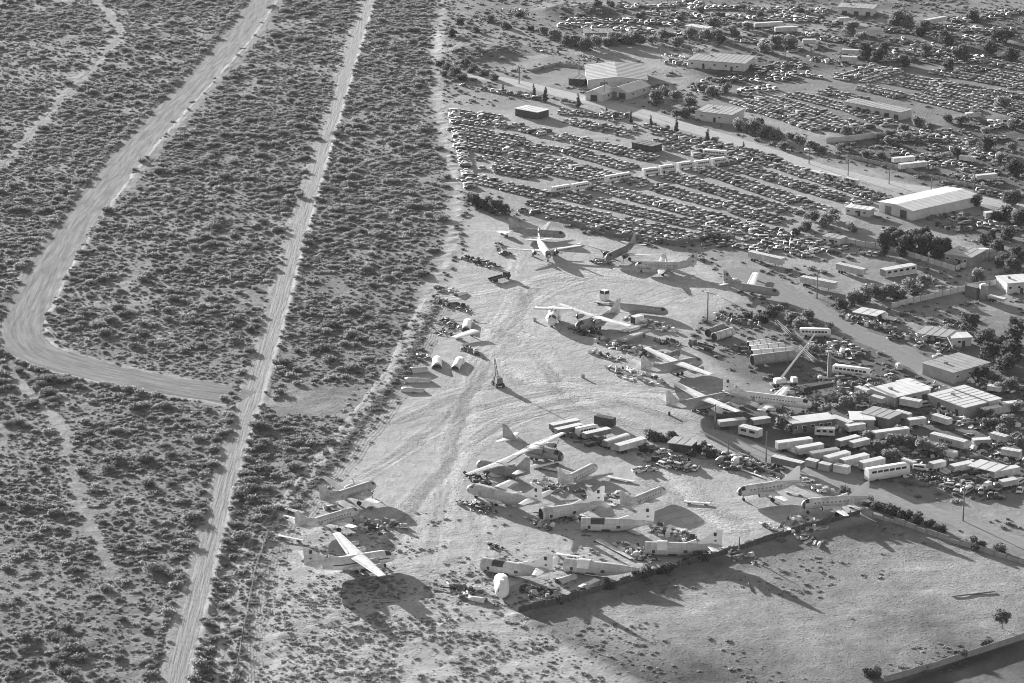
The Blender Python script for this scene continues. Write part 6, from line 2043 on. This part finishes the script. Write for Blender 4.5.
# tall white bin with a dark mouth
p = G(604.5, 300)
o = thing('upright_bin', 'tall pale box with a dark top opening standing behind the long-winged transport', 'bin', (p.x, p.y, 0), E2)
mb = MB(); mb.box((0, 0, 1.9), (2.6, 2.6, 3.8)); mb.build('body', M['white'], o)
mb = MB(); mb.box((0, -1.3, 3.2), (2.2, .12, 1.2)); mb.box((-1.3, 0, 3.2), (.12, 2.2, 1.2)); mb.build('opening', M['dark'], o)
p = G(637, 323)
o = thing('white_shelter', 'white cubic shelter with a dark open end beside the long-winged transport', 'shelter', (p.x, p.y, 0), E2)
mb = MB(); mb.box((0, 0, 1.4), (4.2, 2.8, 2.8)); mb.build('body', M['white'], o)
mb = MB(); mb.box((-2.1, 0, 1.4), (.1, 2.3, 2.2)); mb.build('opening', M['dark'], o)
# goods tower and mast
p = G(978, 298)
o = thing('goods_tower', 'dark box tower with a white drum beside it at the right wall', 'tower', (p.x, p.y, 0), E1)
mb = MB(); mb.box((-2, 0, 2.2), (5.5, 4, 4.4)); mb.build('body', M['midgrey'], o)
mb = MB(); mb.cyl((2.6, 0, 0), (2.6, 0, 5.6), 1.6, 1.6, 14); mb.build('drum', M['grey'], o)
mb = MB(); mb.cyl((2.6, 0, 5.6), (2.6, 0, 6.2), 1.65, .6, 14); mb.build('drum_lid', M['white'], o)
p = G(985, 258)
o = thing('water_tank', 'round flat-topped water tank right of the grey house', 'tank', (p.x, p.y, 0))
mb = MB(); mb.cyl((0, 0, -.2), (0, 0, 3.0), 4.0, 4.0, 24); mb.build('shell', M['wallg'], o)
mb = MB(); mb.cyl((0, 0, 3.0), (0, 0, 3.5), 4.1, .4, 24); mb.build('lid', M['roofg'], o)
p = G(829, 378)
o = thing('steel_pylon', 'stout upright steel pylon standing in the scrap right of the crane', 'pylon', (p.x, p.y, 0))
mb = MB(); mb.box((0, 0, 4.6), (1.3, 1.3, 9.4), taper=.8); mb.build('column', M['midgrey'], o)
mb = MB(); mb.box((0, 0, 9.5), (1.7, 1.7, .4)); mb.build('cap', M['grey'], o)


# ------------------------------------------------------------------ scrap: heaps of pieces nobody could count
def scrap(name, label, a, rx, ry, n, tones=('alu', 'dark', 'metal', 'white', 'midgrey', 'grey'), size=1.0, rz=None, hh=.8):
    p = G(*a)
    rz = E1 if rz is None else rz
    mb = MB()
    ms = [M[t] for t in tones]
    n = int(n * .6); size *= 1.45
    for k in range(n):
        r = RND.random() ** .6; t = RND.random() * 6.28
        x, y = rx * r * math.cos(t), ry * r * math.sin(t)
        z = hh * (1 - r) * RND.random() + .12
        s = size * (.35 + 1.1 * RND.random() ** 2)
        m = RND.randrange(len(ms)); q = RND.random(); an = RND.random() * 6.28
        if q < .40:
            mb.box((x, y, z + .1), (s * 1.8, s * (.4 + RND.random()), .07 + .25 * RND.random()), an, m, rx=(RND.random() - .5) * 1.0, ry=(RND.random() - .5) * .8, taper=.6 + .4 * RND.random())
        elif q < .62:
            mb.box((x, y, z + s * .3), (s * .9, s * .7, s * .7), an, m, rx=(RND.random() - .5) * .5, taper=.75)
        elif q < .82:
            l = s * 1.6
            mb.cyl((x, y, z + .15), (x + l * math.cos(an), y + l * math.sin(an), z + .15 + .5 * RND.random()), .12 + .2 * s * RND.random(), None, 7, m)
        else:
            mb.cyl((x, y, z), (x + .2 * math.cos(an), y + .2 * math.sin(an), z + .35), .45 * s + .1, None, 10, m)
    o = mb.build(name, ms, None)
    o.location = (p.x, p.y, gz(p.x, p.y) - .05); o.rotation_euler = (0, 0, rz)
    tag(o, label, 'scrap', None, 'stuff')
    return o


DK = ('dark', 'metal', 'midgrey', 'black', 'alu')
LT = ('white', 'alu', 'plane', 'midgrey', 'dark')
for a, rx, ry, n, tn, lb in (
    ((476, 507), 9, 3, 110, DK, 'dark oval heap of scrap lying west of the airlifters'),
    ((463, 594), 6, 4, 70, DK, 'small heap of dark scrap beside the white cowl halves'),
    ((497, 547), 3, 2, 26, DK, 'knot of dark scrap behind the gaping airlifter hull'),
    ((545, 596), 9, 4, 90, DK, 'dark scrap between the gaping hull and the field fence'),
    ((535, 590), 5, 3, 40, LT, 'mixed scrap under the tail of the gaping hull'),
    ((390, 524), 6, 3, 60, LT, 'broken engines and ribs lying right of the silver airliner'),
    ((367, 527), 9, 4, 70, LT, 'wing ribs and debris under the silver airliner'),
    ((330, 505), 5, 3, 24, LT, 'small debris behind the grey twin'),
    ((498, 245), 3, 2, 22, LT, 'bits of pale scrap at the north-west edge of the yard'),
    ((505, 254), 4, 2, 26, DK, 'small dark scrap row left of the north airliner'),
    ((480, 263), 12, 3, 90, DK, 'strip of dark scrap along the brush at the north-west edge'),
    ((446, 290), 6, 3, 50, LT, 'pale scrap beside the brush above the scrap row'),
    ((454, 306), 10, 3, 90, DK, 'dark engines and scrap in the west scrap row'),
    ((452, 325), 9, 3, 70, DK, 'dark scrap under the long wing spar'),
    ((447, 334), 5, 3, 34, DK, 'dark plates left of the tapered panel'),
    ((472, 352), 6, 2, 46, DK, 'short line of dark scrap below the tapered panel'),
    ((418, 358), 4, 3, 30, DK, 'dark junk against the wire fence corner'),
    ((600, 262), 6, 3, 60, DK, 'dark engines under the big-winged transport'),
    ((585, 332), 9, 4, 80, DK, 'dark debris under the long-winged transport'),
    ((650, 325), 13, 4, 150, LT, 'long bank of mixed debris right of the long-winged transport'),
    ((615, 345), 10, 4, 90, LT, 'broken engines at the west end of the middle debris'),
    ((606, 356), 8, 3, 60, LT, 'spread of white fragments below the middle debris'),
    ((640, 352), 9, 5, 110, DK, 'dark wreckage behind the farther grey transport'),
    ((668, 343), 8, 3, 70, DK, 'dark wreckage right of the middle debris'),
    ((635, 376), 14, 5, 90, LT, 'scattered small fragments left of the grey transports'),
    ((700, 412), 5, 2, 20, DK, 'small dark items before the nearer grey transport'),
    ((480, 480), 8, 3, 70, DK, 'dark scrap under the nose of the high-winged grey transport'),
    ((500, 474), 8, 3, 60, LT, 'pale debris under the high-winged grey transport'),
    ((552, 487), 10, 4, 80, LT, 'pale debris behind the airlifters'),
    ((560, 517), 8, 4, 90, LT, 'torn ribs in front of the noseless airlifter with one tailplane'),
    ((538, 524), 7, 2.5, 50, LT, 'broken spars before the noseless airlifter hull'),
    ((600, 498), 9, 4, 90, LT, 'wreckage between the hulls in the southern cluster'),
    ((630, 548), 6, 3, 50, LT, 'rounded parts left of the white-boxed airlifter hull'),
    ((640, 556), 8, 3, 70, LT, 'parts row before the white-boxed airlifter hull'),
    ((670, 533), 9, 4, 90, LT, 'debris under the tail of the roof-open airlifter hull'),
    ((730, 553), 12, 4, 110, LT, 'pale debris along the solid field fence'),
    ((790, 533), 12, 3, 100, LT, 'pale debris stacked at the corner of the field fence'),
    ((806, 524), 9, 4, 90, LT, 'stack of white panels south of the eastern airliners'),
    ((668, 462), 12, 6, 170, DK, 'dark scrap in the heap of wrecked vehicles'),
    ((590, 440), 12, 4, 110, DK, 'dark junk in front of the middle trailer row'),
    ((745, 464), 12, 5, 150, DK, 'dark junk heap left of the left-hand airliner'),
    ((765, 472), 9, 4, 80, DK, 'dark junk behind the left-hand airliner'),
    ((740, 322), 12, 4, 110, DK, 'dark junk along the brush behind the tanks'),
    ((740, 350), 6, 4, 50, DK, 'dark junk at the mouth of the tanks'),
    ((800, 395), 11, 6, 130, LT, 'mixed junk below the dark trailer by the crane'),
    ((835, 350), 14, 6, 150, LT, 'mixed junk round the bus on the scrap'),
    ((845, 385), 14, 6, 170, LT, 'mixed junk right of the steel pylon'),
    ((860, 400), 12, 6, 120, LT, 'mixed junk below the bus'),
    ((865, 322), 11, 4, 130, LT, 'pale goods heaped under the open canopy'),
    ((880, 320), 7, 4, 60, LT, 'pale goods right of the open canopy'),
    ((905, 336), 8, 4, 80, DK, 'dark goods left of the dark carport'),
    ((935, 344), 10, 4, 80, DK, 'dark goods under the long carport'),
    ((960, 325), 8, 3, 60, DK, 'timber and pipes behind the dark carport'),
    ((860, 432), 14, 6, 160, LT, 'mixed junk between the trailers and the lean-to'),
    ((890, 455), 14, 6, 150, DK, 'dark junk among the bushes behind the motor home'),
    ((935, 450), 14, 7, 170, DK, 'dark junk below the lettered trailer'),
    ((960, 420), 14, 5, 150, LT, 'mixed junk below the right warehouse'),
    ((1000, 420), 12, 6, 130, LT, 'mixed junk at the right edge below the container'),
    ((1000, 455), 12, 6, 130, LT, 'mixed junk at the right edge above the canopy'),
    ((945, 484), 16, 4, 170, DK, 'dark junk bank at the edge of the gravel'),
    ((940, 390), 10, 4, 90, LT, 'mixed junk between the two warehouses'),
    ((990, 385), 12, 5, 120, LT, 'mixed junk behind the right warehouse'),
    ((970, 376), 10, 4, 90, DK, 'dark junk behind the flat grey-roofed building'),
    ((955, 228), 10, 4, 80, DK, 'dark junk below the long barn'),
    ((985, 222), 12, 4, 90, LT, 'mixed junk by the trailer right of the barn'),
    ((930, 214), 10, 3, 80, DK, 'dark junk along the barn wall'),
    ((900, 232), 10, 3, 70, LT, 'pale junk left of the tall dark trees'),
    ((975, 180), 14, 5, 90, LT, 'mixed junk at the right end of the upper street'),
    ((960, 145), 16, 6, 120, LT, 'mixed junk in the right-hand upper yards'),
    ((920, 165), 12, 5, 80, LT, 'pale junk along the upper street'),
    ((830, 62), 16, 6, 120, LT, 'mixed junk above the upper car lot'),
    ((720, 58), 14, 6, 80, LT, 'white junk left of the wide low building'),
    ((680, 58), 12, 5, 80, LT, 'white junk in the yard behind the large shed'),
    ((590, 58), 9, 3, 50, DK, 'junk left of the large shed'),
    ((545, 52), 12, 4, 50, DK, 'junk row beside the top track'),
    ((520, 12), 14, 5, 80, LT, 'pale junk at the top edge'),
):
    scrap('scrap_heap', lb, a, rx, ry, n, tn, hh=1.1 if n > 80 else .7)

# a worker's crate, tyre, small lone items on the sand
for lb, a, sk in (('small dark crate lying alone near the nearer grey transport', (669, 415), 'dark'), ('small dark crate lying alone before the roof-open airlifter hull', (498, 251), 'dark'),
                  ('small upright pale marker near the stub-winged nose section', (535, 321), 'grey'), ('upright pale drum in the debris field left of the grey transports', (583, 378), 'grey')):
    p = G(*a)
    o = thing('lone_crate', lb, 'crate', (p.x, p.y, gz(p.x, p.y)), RND.random() * 3)
    mb = MB(); mb.box((0, 0, .6), (1.0, .8, 1.2), taper=.85); mb.build('body', M[sk], o)
    mb = MB(); mb.box((0, 0, 1.25), (.95, .75, .1)); mb.build('lid', M['midgrey'], o)
for lb, a, b in (('felled pole lying in the right of the lower field', (952, 597), (995, 592)), ('short felled pole lying in the lower field', (745, 575), (752, 592))):
    A, Bp = G(*a), G(*b)
    mb = MB(); d = Bp - A; mb.cyl((0, 0, .25), (d.x, d.y, .25), .22, .18, 7)
    o = mb.build('felled_pole', M['wood']); o.location = (A.x, A.y, gz(A.x, A.y)); tag(o, lb, 'pole')
